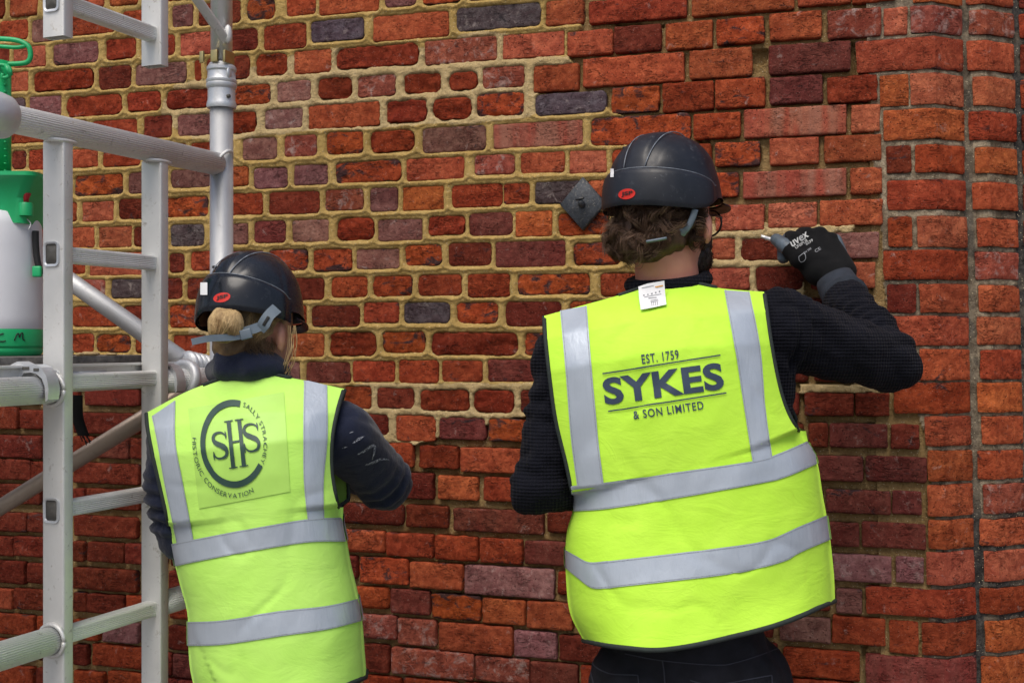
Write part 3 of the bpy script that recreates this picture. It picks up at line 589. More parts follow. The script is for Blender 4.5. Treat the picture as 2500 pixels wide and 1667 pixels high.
def extr(mb, prof, p0, p1, a, b, cap=True):
    n = len(prof); r0 = np.array(p0) + np.outer(prof[:, 0], a) + np.outer(prof[:, 1], b); r1 = r0 + (np.array(p1) - np.array(p0))
    v = np.vstack([r0, r1, [r0.mean(0)], [r1.mean(0)]]); q = grid_quads(n, 2, wrap=True); t = []
    if cap:
        for i in range(n): t += [[2 * n, (i + 1) % n, i], [2 * n + 1, n + i, n + (i + 1) % n]]
    return mb.add(v, q, t)
def hollow(mb, w, h, r, wall_, p0, p1, a, b):
    """open-ended box section"""
    o = prof_rect(w, h, r, 4); i = prof_rect(w - 2 * wall_, h - 2 * wall_, max(r - wall_, .001), 4); n = len(o)
    rings = []
    for pr, p in ((o, p0), (o, p1), (i, p1), (i, p0)): rings.append(np.array(p) + np.outer(pr[:, 0], a) + np.outer(pr[:, 1], b))
    v = np.concatenate(rings + [rings[0]]); return mb.add(v, grid_quads(n, 5, wrap=True))
T_FAR, T_POLE, T_OUT = .274, .514, -.78
lower = empty('ladder_scaffold', F(T_POLE, 0, 0)); tag(lower, 'aluminium scaffold end frame with built-in ladder, standing left of the workers', 'scaffold frame')
SW, SD_ = .050, .026
ZR = 1.941
rung_prof = ribbed(prof_rect(.030, .030, .006), .0036, .0012)
def stile(parent, t, z0, z1, label=None):
    m = MB(); hollow(m, SW, SD_, .0035, .0025, F(t + SD_ / 2, 0, z0), F(t + SD_ / 2, 0, z1), V3, U3)
    return autosmooth(m.build('ladder_stile', M_ALU, parent))
stile(lower, 0, .05, ZR - .024); stile(lower, T_FAR, .05, ZR - .024)
zs = [1.710 - .2345 * k for k in range(8) if 1.710 - .2345 * k > .15]
def rung(parent, z):
    m = MB(); extr(m, rung_prof, F(SD_ + .0, 0, z), F(T_FAR + .0, 0, z), V3, Z3); r = autosmooth(m.build('rung', M_TUBE, parent))
    # socket frame pressed through the near stile face, dark inside
    k = MB(); hollow(k, .036, .046, .009, .0045, F(-.0035, -.002, z), F(.012, -.002, z), V3, Z3); k.build('rung_socket', M_CAST, r)
    h = MB(); extr(h, prof_rect(.027, .037, .006), F(-.0012, -.002, z), F(-.0008, -.002, z), V3, Z3); h.build('socket_opening', M_DARKIN, r)
    return r
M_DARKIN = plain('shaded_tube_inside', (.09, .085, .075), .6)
for z in zs: rung(lower, z)
def ribtube(parent, name, p0, p1, r=.0254, mat=None, ribs=36):
    m = MB(); n = 5 * ribs; m.tube([p0, p1], r, n=n, ribs=ribs, ribd=.0015); return m.build(name, mat or M_TUBE, parent)
rail = ribtube(lower, 'top_rail', F(T_OUT, 0, ZR), F(T_POLE - .018, 0, ZR))
for t in (.014, T_FAR + .014):          # weld beads where the stiles meet the rail
    m = MB(); m.tube([F(t + .034 * math.cos(a), .018 * math.sin(a) + .006, ZR - .024) for a in np.linspace(0, 2 * math.pi, 14)], .004, n=8); m.build('weld', M_ALU, lower)
for z in (1.462, 1.004, .30):
    ribtube(lower, 'ledger_tube', F(T_OUT, 0, z), F(.004, 0, z)); ribtube(lower, 'ledger_tube', F(T_FAR + SD_, 0, z + .006), F(T_POLE - .018, 0, z + .006), mat=M_TUBE)
    m = MB(); m.tube([F(-.003, .029 * math.cos(a), z + .029 * math.sin(a)) for a in np.linspace(0, 2 * math.pi, 22)], .0045, n=8); m.build('weld', M_ALU, lower)
m = MB(); m.tube([F(T_POLE, 0, .02), F(T_POLE, 0, 2.075)], .0254, n=32); m.build('upright', M_STEEL, lower)
m = MB(); m.tube([F(T_OUT, 0, .02), F(T_OUT, 0, 2.075)], .0254, n=32); m.build('upright', M_STEEL, lower)
m = MB(); m.tube([F(T_POLE - .012 + .022 * math.cos(a), .012 + .026 * math.sin(a) * .7, ZR + .028 * math.sin(a)) for a in np.linspace(0, 2 * math.pi, 18)], .004, n=8); m.build('weld', M_ALU, lower)
for t in (0, T_FAR, T_POLE, T_OUT):
    m = MB(); m.box(F(t + .01, 0, .03), .09, .09, .06, ax=[V3, U3, Z3], bev=.008); m.build('foot', plain('rubber_foot', (.04, .04, .04), .7), lower)
# collar where the upper frame plugs in
cprof = [(.0256, 2.066), (.0315, 2.066), (.0330, 2.072), (.0318, 2.078), (.0300, 2.084), (.0300, 2.108), (.0330, 2.112), (.0336, 2.116), (.0336, 2.119), (.0322, 2.121), (.0336, 2.124), (.0336, 2.128), (.0310, 2.132), (.0300, 2.146), (.0325, 2.150), (.0325, 2.156), (.0290, 2.160), (.0256, 2.166)]
m = MB(); m.lathe(cprof, F(T_POLE, 0, 0), n=40); col_ = m.build('spigot_collar', M_CAST, lower); autosmooth(col_, 30)
m = MB(); m.ell(F(T_POLE - .012, .0285, 2.140), (.008, .004, .013), ax=[U3, V3, Z3]); m.build('collar_lug', M_CAST, col_)
m = MB(); m.tube([F(T_POLE - .014, .026, 2.089), F(T_POLE - .014, .0315, 2.089)], .0042, n=14); m.build('pin_hole', M_DARKIN, col_)
m = MB(); m.lathe([(.0256, -.05), (.036, -.048), (.041, -.030), (.041, .0), (.038, .018), (.034, .024), (.0256, .026)], F(-.135, 0, ZR), n=36, ax=[V3, Z3, U3]); autosmooth(m.build('rail_coupler', M_CAST, lower), 35)
adopt(lower)
# ---- upper frame
upper = empty('ladder_scaffold', F(T_POLE, 0, 2.075)); tag(upper, 'upper aluminium ladder frame with open stile ends, hanging above the lower scaffold frame', 'scaffold frame')
stile(upper, 0.0, 2.108, 3.0); stile(upper, T_FAR, 2.112, 3.0)
for z in (2.176, 2.4105, 2.645, 2.88): rung(upper, z)
m = MB(); m.tube([F(T_POLE, 0, 2.160), F(T_POLE, 0, 3.0)], .0238, n=32); m.build('upright', alu_mat('bright_aluminium_tube', (.80, .80, .80), .34, .3, .7), upper)
br_a = F(T_POLE - .015, .022, 2.212); br_b = P(478, -8, 2.62); br_c = np.array(br_b) + (np.array(br_b) - br_a) * 3
m = MB(); d_ = (br_c - br_a) / np.linalg.norm(br_c - br_a); a_ = np.cross(d_, [0, 1, 0]); a_ /= np.linalg.norm(a_); b_ = np.cross(d_, a_)
hollow(m, .021, .016, .004, .002, br_a, br_c, a_, b_); fr_br = autosmooth(m.build('frame_brace', M_ALU, upper))
m = MB(); m.ell(np.array(br_a) + np.array([.006, -.004, .012]), (.009, .009, .021)); m.build('weld', M_ALU, fr_br)
brass = plain('zinc_passivated_clip', (.55, .44, .20), .35, .9, .2, 25)
m = MB()
for dx, wd in ((-.030, .010), (.003, .017)): k_ = MB(); k_.box(F(T_POLE - .030, dx, 2.176), wd, .006, .026, ax=[V3, U3, Z3], bev=.001); k_.build('locking_clip', brass, upper)
m.box(F(T_POLE - .010, .026, 2.175), .006, .036, .026, ax=[V3, U3, Z3], bev=.001); m.build('locking_clip', brass, upper)
adopt(upper)
# ---- braces of the tower
def claw(mb, c, d, n=5):
    d = np.array(d) / np.linalg.norm(d)
    for k in range(n):
        a = np.array(c) + d * (.016 * k); mb.ell(a, (.031 - .002 * k, .031 - .002 * k, .012), ax=[np.cross(d, [0, 0, 1]) / np.linalg.norm(np.cross(d, [0, 0, 1])), np.cross(np.cross(d, [0, 0, 1]), d), d])
b0 = np.array(P(452, 882, 2.70)); b1_ = np.array(P(180, 690, 2.97)); bd = b1_ - b0
m = MB(); m.tube([b0, b0 + bd * 5], .0212, n=28); br1 = m.build('brace_tube', M_STEEL, None)
tag(br1, 'round steel brace sloping down to the right behind the ladder, ending in a claw clamp', 'scaffold brace', 'diagonal scaffold braces')
m = MB(); m.tube([F(T_POLE - .135 + .032 * math.sin(a) * .2, .032 * math.cos(a), 1.470 + .032 * math.sin(a)) for a in np.linspace(-1.2, 3.6, 14)], [.012] * 14, n=10)
m.build('claw_hook', M_CAST, br1); m = MB(); claw(m, b0 - bd / np.linalg.norm(bd) * .012, F(1, .15, 1.42) - F(0, 0, 1.47)); m.build('claw_clamp', M_CAST, br1)
c0 = np.array(P(470, 945, 2.74)); c1_ = np.array(P(0, 1236, 3.02)); cd = c1_ - c0
m = MB(); m.tube([c0, c0 + cd * 2.6], .0200, n=28); br2 = m.build('brace_tube', alu_mat('brick_tinted_steel_tube', (.44, .36, .30), .46, .6, .6), None)  # brown base colour paints in the reflection of the bricks on the tube
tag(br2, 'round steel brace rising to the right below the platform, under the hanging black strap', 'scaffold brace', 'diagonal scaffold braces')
m = MB(); claw(m, c0, -cd, 4); m.build('claw_clamp', M_CAST, br2)
# ---- platform hooked on the ledger tubes
plat = empty('scaffold_platform', F(0.05, -.06, 1.45)); tag(plat, 'plywood and aluminium scaffold platform behind the ladder, carrying the green sprayer', 'platform')
ply = NT('phenolic_plywood'); pp = ply.pos(); M_PLY = ply.out(ply.mix(ply.ramp(ply.noise(pp, 30, 6, .7), .35, .7), (.045, .042, .042), (.20, .185, .17)), .7, ply.bump(ply.noise(pp, 120, 4), .4, .002))
t0, t1 = -.40, .405
m = MB(); m.box(F((t0 + t1) / 2, -.06 - .95, 1.5145), t1 - t0, 1.9, .013, ax=[U3, V3, Z3], bev=.001); m.build('deck_board', M_PLY, plat, smooth=False)
m = MB(); m.box(F((t0 + t1) / 2, -.045, 1.4805), t1 - t0, .026, .052, ax=[U3, V3, Z3], bev=.003); eb_ = m.build('end_beam', M_ALU, plat)
m = MB(); m.box(F((t0 + t1) / 2, -.028, 1.5045), t1 - t0, .010, .0055, ax=[U3, V3, Z3], bev=.001); m.box(F((t0 + t1) / 2, -.028, 1.4575), t1 - t0, .012, .006, ax=[U3, V3, Z3], bev=.001); m.build('beam_lip', M_ALU, eb_)
for t in (t0 + .02, t1 - .02):
    m = MB(); m.box(F(t, -.06 - .95, 1.4805), .04, 1.85, .052, ax=[U3, V3, Z3], bev=.003); m.build('side_beam', M_ALU, plat)
m = MB(); m.box(F(.13, -.0305, 1.483), .10, .002, .020, ax=[U3, V3, Z3]); m.build('maker_plate', plain('pale_label', (.62, .63, .64), .5), eb_)
def hook(t, sc=1.0):
    m = MB(); pts = [(-.050, .030), (-.052, .046), (-.036, .052), (-.020, .046), (0, .047), (.018, .042), (.031, .026), (.036, .004), (.034, -.016), (.029, -.020), (.0275, -.004), (.0265, .008), (.020, .022), (.008, .030), (-.006, .0325), (-.022, .031), (-.030, .020)]
    pr = np.array(pts) * sc; c = F(t, 0, 1.462)
    n = len(pr); r0 = c - U3 * .014 + np.outer(pr[:, 0], V3) + np.outer(pr[:, 1], Z3); r1 = r0 + U3 * .028
    v = np.vstack([r0, r1]); q = list(grid_quads(n, 2, wrap=True)); k = n // 2
    tri = []
    for a in range(n // 2):
        b = n - 1 - a
        if b - a > 1: q += [[a, a + 1, b - 1, b], [n + b, n + b - 1, n + a + 1, n + a]] if b - 1 != a + 1 else []
        if b - 1 == a + 1: tri += [[a, a + 1, b], [n + b, n + a + 1, n + a]]
    m.add(v, q, tri); h = m.build('platform_hook', M_CAST, plat); autosmooth(h, 30)
    d = MB()
    for x0, x1, zz in ((-.024, -.008, .040), (.002, .014, .0375)): d.box(c + V3 * ((x0 + x1) / 2 * sc) - U3 * .0146 + Z3 * zz * sc, (x1 - x0) * sc, .002, .0055, ax=[V3, U3, Z3], bev=.0008)
    d.build('hook_slot', M_DARKIN, h)
hook(-.035); hook(.332, .9)
adopt(plat)
crumb = plain('dried_mortar', (.44, .31, .15), .95, 0, .2, 120, .8, 300)
for i, (t, w, r, fl) in enumerate(((.115, -.075, .0155, .5), (.20, -.09, .020, .25), (.245, -.075, .011, .3), (.16, -.082, .008, .5))):
    m = MB(); m.ell((0, 0, 0), (r, r * .8, r * fl), 14, 9); me = m.mesh('mortar_crumb'); co = np.array([v.co[:] for v in me.vertices]); nz = fbm(co[:, 0] * 150 + i * 9, co[:, 2] * 150 + co[:, 1] * 90, 70 + i, 3)
    for v, k in zip(me.vertices, nz): v.co *= 1 + .35 * k
    o = obj('mortar_crumb', me, crumb); o.location = F(t, w, 1.521 + r * fl * .85)
    tag(o, ['rounded crumb of dried mortar on the platform edge between the ladder stiles', 'flat smear of dried mortar on the platform beside the rounded crumb', 'small mortar flake on the platform nearest the far ladder stile', 'tiny mortar grain on the platform just right of the rounded crumb'][i], 'mortar crumb', 'mortar crumbs on the platform')
m = MB(); m.box(F(.248, -.012, 1.4955), .018, .010, .006, ax=[U3, V3, Z3], bev=.002)
# hanging webbing strap
blk = plain('black_webbing', (.012, .012, .014), .8, 0, .2, 60, .4, 500)
sp = catmull([O(176, 905, 2.60), O(177, 950, 2.60), O(183, 975, 2.595), O(192, 998, 2.59)], 16); wv = U3 * .3 + V3 * .95; wv /= np.linalg.norm(wv)
m = MB(); L_ = np.array([p - wv * .0125 for p in sp]); R_ = np.array([p + wv * .0125 for p in sp]); th_ = np.array([0, .0025, 0])
ring = np.stack([L_, R_, R_ + th_, L_ + th_], 1).reshape(-1, 3); m.add(ring, grid_quads(4, 16, wrap=True), [[0, 1, 2], [0, 2, 3]])
st_ = m.build('strap', blk, None, smooth=False); tag(st_, 'black webbing strap hanging below the platform between the ladder stiles', 'strap')
m = MB()
for k in range(5): m.tube([np.array(sp[-1]) + wv * (.004 * k - .008), np.array(sp[-1]) + wv * (.004 * k - .004 + .006 * (k % 2)) + np.array([.002, 0, -.012 - .004 * (k % 3)])], .0012, n=6)
m.build('frayed_end', blk, st_)
# ---- pressure sprayer
SPX, SPY = float(P(-12, 0, 2.5)[0]), 2.5
spr = empty('pressure_sprayer', (SPX, SPY, 1.521)); tag(spr, 'green and white pump pressure sprayer standing on the platform at the left edge', 'sprayer')
grn = NT('green_plastic'); M_GRN = grn.out(grn.mix(grn.ramp(grn.noise(grn.pos(), 12, 4), .3, .7), (.006, .33, .10), (.012, .43, .16)), .42, grn.bump(grn.noise(grn.pos(), 300, 2), .06, .001), **{'Subsurface Weight': .0})
wht = NT('translucent_white_plastic'); M_WHT = wht.out(wht.mix(wht.ramp(wht.noise(wht.pos(), 6, 5), .3, .7), (.66, .67, .72), (.76, .77, .82)), .38, **{'Subsurface Weight': .15, 'Subsurface Radius': (.02, .02, .02)})
cc = (SPX, SPY, 0)
m = MB(); m.lathe([(.0, 1.570), (.088, 1.570), (.0915, 1.576), (.0915, 1.60), (.0915, 1.74), (.0895, 1.785), (.082, 1.808), (.05, 1.82), (.0, 1.822)], cc, n=64); m.build('tank', M_WHT, spr)
m = MB(); m.lathe([(0, 1.5215), (.086, 1.5215), (.0905, 1.527), (.0915, 1.533), (.0900, 1.537), (.0930, 1.541), (.0930, 1.571), (.0905, 1.576), (.0, 1.576)], cc, n=64); base_ = autosmooth(m.build('base', M_GRN, spr), 30)
# funnel top: square-ish hood with chamfered lip
m = MB()
hood = [(.050, 1.785), (.064, 1.785), (.064, 1.835), (.082, 1.868), (.092, 1.876), (.092, 1.884), (.030, 1.884)]
for (r, z) in (): pass
rings = []
for r, z in hood:
    pr = prof_rect(2 * r, 2 * r, min(.02, r * .6), 6); rings.append(np.stack([pr[:, 0] + SPX + .022, pr[:, 1] + SPY, z + 0 * pr[:, 0]], -1))
m.add(np.concatenate(rings), grid_quads(len(rings[0]), len(hood), wrap=True)); autosmooth(m.build('funnel_top', M_GRN, spr), 30)
m = MB(); m.lathe([(.0, 1.80), (.014, 1.80), (.0145, 1.822), (.0125, 1.826), (.0, 1.826)], (SPX + .083, SPY - .052, 0), n=20); vv_ = autosmooth(m.build('relief_valve', M_GRN, spr), 30)
m = MB(); m.lathe([(0, 1.826), (.006, 1.826), (.006, 1.834), (.010, 1.842), (.010, 1.845), (0, 1.845)], (SPX + .083, SPY - .052, 0), n=16); m.build('valve_knob', plain('red_plastic', (.36, .012, .02), .4), vv_)
m = MB(); m.tube([(SPX, SPY, 1.88), (SPX, SPY, 2.118)], .031, n=28)
for k in range(14): m.box((SPX + .027, SPY - .012, 1.895 + k * .0145), .004, .012, .003)
m.build('pump_shaft', M_GRN, spr)
m = MB(); hp = catmull([(SPX - .075, SPY, 2.116), (SPX, SPY - .004, 2.113), (SPX + .050, SPY - .006, 2.113), (SPX + .070, SPY - .006, 2.118), (SPX + .0745, SPY - .006, 2.135), (SPX + .066, SPY - .006, 2.152), (SPX + .03, SPY - .004, 2.163), (SPX - .075, SPY, 2.166)], 34); m.tube(hp, .0052, n=12)
m.tube(catmull([(SPX - .075, SPY, 2.150), (SPX, SPY - .005, 2.149), (SPX + .045, SPY - .006, 2.146), (SPX + .068, SPY - .006, 2.150)], 14), .004, n=10)
hd_ = m.build('pump_handle', M_GRN, spr)
m = MB(); m.tube(catmull([(SPX + .008, SPY - .03, 2.106), (SPX + .034, SPY - .03, 2.104), (SPX + .044, SPY - .03, 2.094), (SPX + .039, SPY - .03, 2.082), (SPX + .028, SPY - .03, 2.080), (SPX + .028, SPY - .03, 2.088)], 16), .0038, n=10); m.tube([(SPX + .034, SPY - .03, 2.106), (SPX + .044, SPY - .03, 2.084)], .005, n=10); m.build('hose_clip', M_GRN, hd_)
m = MB(); m.tube(catmull([(SPX + .083, SPY - .05, 1.795), (SPX + .092, SPY - .05, 1.785), (SPX + .090, SPY - .055, 1.772)], 10), .0012, n=8); m.build('wire_ring', M_STEEL, spr)
m = MB(); m.tube(catmull([(SPX + .094, SPY - .03, 1.772), (SPX + .0945, SPY - .03, 1.74), (SPX + .098, SPY - .03, 1.71), (SPX + .105, SPY - .03, 1.685)], 14), .0065, n=10); sh_ = m.build('shoulder_strap', blk, spr)
m = MB(); m.box((SPX + .1, SPY - .036, 1.69), .018, .012, .022, bev=.003); m.build('strap_buckle', M_GRN, sh_)
# marker scrawl on the base: C M
mk = plain('marker_ink', (.01, .015, .012), .6); m = MB()
def on_base(x, z): a = math.asin(max(-1, min(1, x / .0936))); return (SPX + .0936 * math.sin(a), SPY - .0936 * math.cos(a), z)
for pl in ([(.050, 1.566), (.043, 1.563), (.039, 1.556), (.041, 1.551), (.049, 1.550), (.053, 1.552)], [(.066, 1.552), (.069, 1.563), (.072, 1.566), (.073, 1.558), (.075, 1.566), (.0775, 1.566), (.0775, 1.555), (.080, 1.552)]): m.tube([on_base(*q) for q in catmull(pl, 22)], .0011, n=6)
m.build('marker_writing', mk, base_)
adopt(spr)
# ---- iron wall-tie plate set diagonally on the wall
irn = NT('cast_iron_plate'); ip = irn.pos(); ic = irn.mix(irn.ramp(irn.noise(ip, 60, 6, .7), .35, .65), (.022, .026, .033), (.055, .062, .074)); ic = irn.mix(irn.ramp(irn.noise(ip, 160, 5, .8), .58, .68, 0, .75), ic, (.38, .35, .29))
M_IRON = irn.out(ic, .5, irn.bump(irn.noise(ip, 220, 5, .7), .8, .003), **{'Specular IOR Level': .5})
s_c, z_c = to_wall(1425, 496); pc = W0 + WE * float(s_c) + Z3 * float(z_c) - WN * .006
ra = (WE + Z3 * 1.17) / np.linalg.norm(WE + Z3 * 1.17); rb = (-WE + Z3 * 1.17) / np.linalg.norm(-WE + Z3 * 1.17)
m = MB(); hs = .0535
e1_, e2_ = WE * .0590, Z3 * .0670
pr = [np.array(a) for a in (e1_, e2_, -e1_, -e2_)]; v = []
for kk, off in ((1.0, .012), (1.0, -.004), (.95, -.0075)):
    for q in pr: v.append(pc + q * kk + WN * off)
v.append(pc - WN * .0085); m.add(v, grid_quads(4, 3, wrap=True), [[8, 9, 12], [9, 10, 12], [10, 11, 12], [11, 8, 12]])
pl_ = m.build('wall_tie_plate', M_IRON, None, smooth=False); tag(pl_, 'black iron diamond wall plate beside the taller worker\'s helmet', 'wall plate')
m = MB(); m.tube([pc + WN * .01 - Z3 * .004, pc - WN * .016 - Z3 * .002, pc - WN * .030 + Z3 * .006], [.010, .0085, .0065], n=14); m.tube([pc - WN * .030 + WE * -.011 + Z3 * .008, pc - WN * .031 + Z3 * .0105, pc - WN * .030 + WE * .010 + Z3 * .012], [.0035, .0042, .0035], n=8); m.build('bolt', M_IRON, pl_)
# ---------------------------------------------------------------- people: shared tools
ORG = Vector((0, 0, EYE))
def cast(bvh, px, py):
    d = Vector(((px - CX) / FPX, 1.0, -(py - CY) / FPX)).normalized(); h = bvh.ray_cast(ORG, d)
    return h[0], h[1], d
def bvh_of(me): me.calc_loop_triangles(); return BVHTree.FromPolygons([v.co.copy() for v in me.vertices], [tuple(t.vertices) for t in me.loop_triangles])
def drape(bvh, pxs, off, centre=None):
    """lay survey points onto a cloth surface"""
    out = []; last = None
    for px, py in pxs:
        h, n, d = cast(bvh, px, py); k = 0
        while h is None and centre is not None and k < 40:
            k += 1; h, n, d = cast(bvh, px + (centre[0] - px) * k * .012, py + (centre[1] - py) * k * .012)
        if h is None: h, n, d = (last if last else (Vector(d) * 2.3 + ORG, -d, d))
        last = (h, n, d)
        if n.dot(d) > 0: n = -n
        out.append(h + n * off)
    return np.array(out)
def strip(name, bvh, A, B, mat, parent, off=.0022, na=60, nb=7, centre=None, tone=None):
    a = catmull(A, na) if len(A) > 2 else np.linspace(A[0], A[1], na); b = catmull(B, na) if len(B) > 2 else np.linspace(B[0], B[1], na)
    g = np.concatenate([a * (1 - f) + b * f for f in np.linspace(0, 1, nb)])
    me = mesh_np(name, drape(bvh, g, off, centre), grid_quads(na, nb)); o = obj(name, me, mat, parent)
    if mat is M_TAPE:
        for f0, f1 in ((.035, .062), (.938, .965)): obj('stitch_line', mesh_np('stitch_line', drape(bvh, np.concatenate([a * (1 - f) + b * f for f in (f0, f1)]), off + .0006, centre), grid_quads(na, 2)), M_STITCHG, parent)
    return o
def text2d(body, bold=0.0, maxedge=.12, spacing=1.0):
    cu = bpy.data.curves.new('t', 'FONT'); cu.body = body; cu.offset = bold; cu.resolution_u = 4; cu.space_character = spacing
    o = bpy.data.objects.new('t', cu); COL.objects.link(o); dg = bpy.context.evaluated_depsgraph_get(); dg.update()
    me = bpy.data.meshes.new_from_object(o.evaluated_get(dg)); bpy.data.objects.remove(o); bpy.data.curves.remove(cu)
    bm = bmesh.new(); bm.from_mesh(me); bmesh.ops.triangulate(bm, faces=bm.faces)
    for _ in range(3):
        ed = [e for e in bm.edges if e.calc_length() > maxedge]
        if not ed: break
        bmesh.ops.subdivide_edges(bm, edges=ed, cuts=1); bmesh.ops.triangulate(bm, faces=bm.faces)
    bm.verts.ensure_lookup_table(); v = np.array([x.co[:2] for x in bm.verts]); t = np.array([[x.index for x in f.verts] for f in bm.faces]); bm.free(); bpy.data.meshes.remove(me)
    return v, t
def lettering(name, bvh, v, t, fmap, mat, parent, off=.0019):
    me = mesh_np(name, drape(bvh, fmap(v), off), None, t); return obj(name, me, mat, parent, smooth=False)
def quadmap(v, BL, BR, TL, norm=True):
    lo, hi = v.min(0), v.max(0); q = (v - lo) / (hi - lo); BL, BR, TL = np.array(BL, float), np.array(BR, float), np.array(TL, float)
    return BL + q[:, :1] * (BR - BL) + q[:, 1:] * (TL - BL)
def blob(parts, voxel=.006, smooth=6):
    m = MB()
    for p in parts:
        if p[0] == 'c': m.cap(*p[1:])
        else: m.ell(*p[1:])
    return remesh(recalc(m.mesh('b')), voxel, smooth)
def displace(me, amp, scale, seed=0, oct=4):
    me.calc_loop_triangles() if hasattr(me, 'calc_loop_triangles') else None
    n = len(me.vertices); co = np.empty(n * 3, np.float32); me.vertices.foreach_get('co', co); co = co.reshape(-1, 3)
    nn = np.array([v.normal[:] for v in me.vertices]); k = fbm(co[:, 0] * scale + co[:, 1] * scale * .7, co[:, 2] * scale * 1.3 + co[:, 1] * scale * .5, seed, oct)
    me.vertices.foreach_set('co', (co + nn * (k * amp)[:, None]).astype(np.float32).ravel()); me.update(); return me
# ---- cloth materials
def hivis(name, a, b):
    t = NT(name); p = t.pos(); n = t.noise(p, 9, 5, .6); d = t.noise(t.scale(p, (1, 1, .5)), 22, 6, .7, .5)
    c = t.mix(t.ramp(n, .3, .7), a, b); c = t.mix(t.ramp(d, .62, .84, 0, .30), c, (.38, .48, .05)); c = t.mix(t.ramp(t.noise(p, 120, 5, .75), .70, .76, 0, .35), c, (.22, .25, .06))
    w = t.noise(t.scale(p, (1, 1, 2.2)), 10, 6, .6, .6); f = t.noise(p, 900, 2)
    cz = t.noise(t.scale(p, (1, 1, 1.4)), 7, 4, .6, 1.0); cr_ = t.math('MULTIPLY', t.ramp(t.math('ABSOLUTE', t.math('SUBTRACT', cz, .5)), 0, .03, 1, 0), t.ramp(t.noise(p, 5, 2), .48, .60)); w = t.math('ADD', w, t.math('MULTIPLY', cr_, .07))
    return t.out(c, .62, t.bump(t.math('ADD', w, t.math('MULTIPLY', f, .02)), .22, .014), **{'Sheen Weight': .04, 'Specular IOR Level': .12})
M_VEST = hivis('hi_vis_polyester', (.505, .88, .060), (.56, .92, .080)); M_VEST2 = hivis('hi_vis_polyester_faded', (.485, .86, .14), (.545, .90, .18))
rf = NT('reflective_tape'); rp = rf.pos(); rn = rf.noise(rf.scale(rp, (3, 3, .6)), 14, 5, .6, .5)
M_TAPE = rf.out(rf.mix(rf.ramp(rf.noise(rp, 10, 5, .6), .3, .7), (.40, .455, .53), (.48, .535, .61)), rf.ramp(rf.noise(rp, 30, 4), .3, .7, .32, .5), rf.bump(rn, .22, .008), .25)
M_STITCHG = plain('grey_thread', (.30, .33, .37), .8, 0, .3, 300); M_BIND = plain('black_binding', (.016, .024, .022), .8, 0, .2, 80, .5, 900)
def knit_mat(name, col, pitch, amt):
    t = NT(name); p = t.pos(); n = t.noise(p, 14, 5, .6)
    w1 = t.node('ShaderNodeTexWave', wave_type='BANDS', bands_direction='Z'); t.set(w1, 'Vector', p); w1.inputs['Scale'].default_value = pitch; w1.inputs['Distortion'].default_value = 1.2; w1.inputs['Detail Scale'].default_value = 2
    w2 = t.node('ShaderNodeTexWave', wave_type='BANDS', bands_direction='X'); t.set(w2, 'Vector', p); w2.inputs['Scale'].default_value = pitch; w2.inputs['Distortion'].default_value = 1.2; w2.inputs['Detail Scale'].default_value = 2
    h = t.math('ADD', w1.outputs['Fac'], t.math('MULTIPLY', w2.outputs['Fac'], .8))
    c = t.mix(t.ramp(n, .3, .7), [v * .8 for v in col], [v * 1.25 for v in col]); c = t.mix(t.ramp(h, .2, 1.2, .22, 0), c, [v * .5 for v in col])
    return t.out(c, .92, t.bump(h, amt, .003), **{'Sheen Weight': .03, 'Specular IOR Level': .12})
M_KNIT = knit_mat('navy_waffle_knit', (.0055, .0060, .0105), 46, .6)
def fleece_mat():
    t = NT('navy_fleece'); p = t.pos(); n = t.noise(p, 16, 5, .6); f = t.noise(p, 420, 4, .7)
    c = t.mix(t.ramp(n, .3, .7), (.008, .011, .026), (.014, .019, .042))
    return t.out(c, .95, t.bump(t.math('ADD', t.math('MULTIPLY', n, 2.0), t.math('MULTIPLY', f, .3)), .5, .006), **{'Sheen Weight': .2, 'Specular IOR Level': .15})
M_FLEECE = fleece_mat()
M_JEAN = plain('black_denim', (.0105, .011, .016), .85, 0, .35, 25, .5, 700, **{'Specular IOR Level': .25}); M_STITCH = plain('denim_seam', (.026, .028, .042), .8)
M_BOOT = plain('work_boot_leather', (.06, .035, .02), .6)
def skin_mat(name, col):
    t = NT(name); p = t.pos(); c = t.mix(t.ramp(t.noise(p, 26, 5, .6), .3, .7), [col[0] * .92, col[1] * .82, col[2] * .8], col); c = t.mix(t.ramp(t.noise(p, 160, 3), .60, .75, 0, .25), c, (col[0] * .8, col[1] * .55, col[2] * .5))
    return t.out(c, .55, t.bump(t.noise(p, 500, 3), .15, .001), **{'Subsurface Weight': .18, 'Subsurface Radius': (.012, .004, .002), 'Subsurface Scale': .5})
M_SKIN = skin_mat('skin', (.56, .255, .185)); M_SKIN2 = skin_mat('skin_fair', (.54, .28, .20))
def hair_mat(name, a, b):
    t = NT(name); p = t.pos(); n = t.noise(t.scale(p, (1, 1, .6)), 60, 5, .7); return t.out(t.mix(t.ramp(n, .3, .7), a, b), .42, t.bump(t.noise(p, 400, 3, .7), .5, .002), **{'Specular IOR Level': .3})
M_HAIR = hair_mat('brown_hair', (.028, .014, .008), (.115, .063, .038)); M_BLOND = hair_mat('dark_blonde_hair', (.22, .13, .055), (.62, .45, .23)); M_BEARD = hair_mat('dark_beard', (.012, .007, .005), (.035, .021, .015))
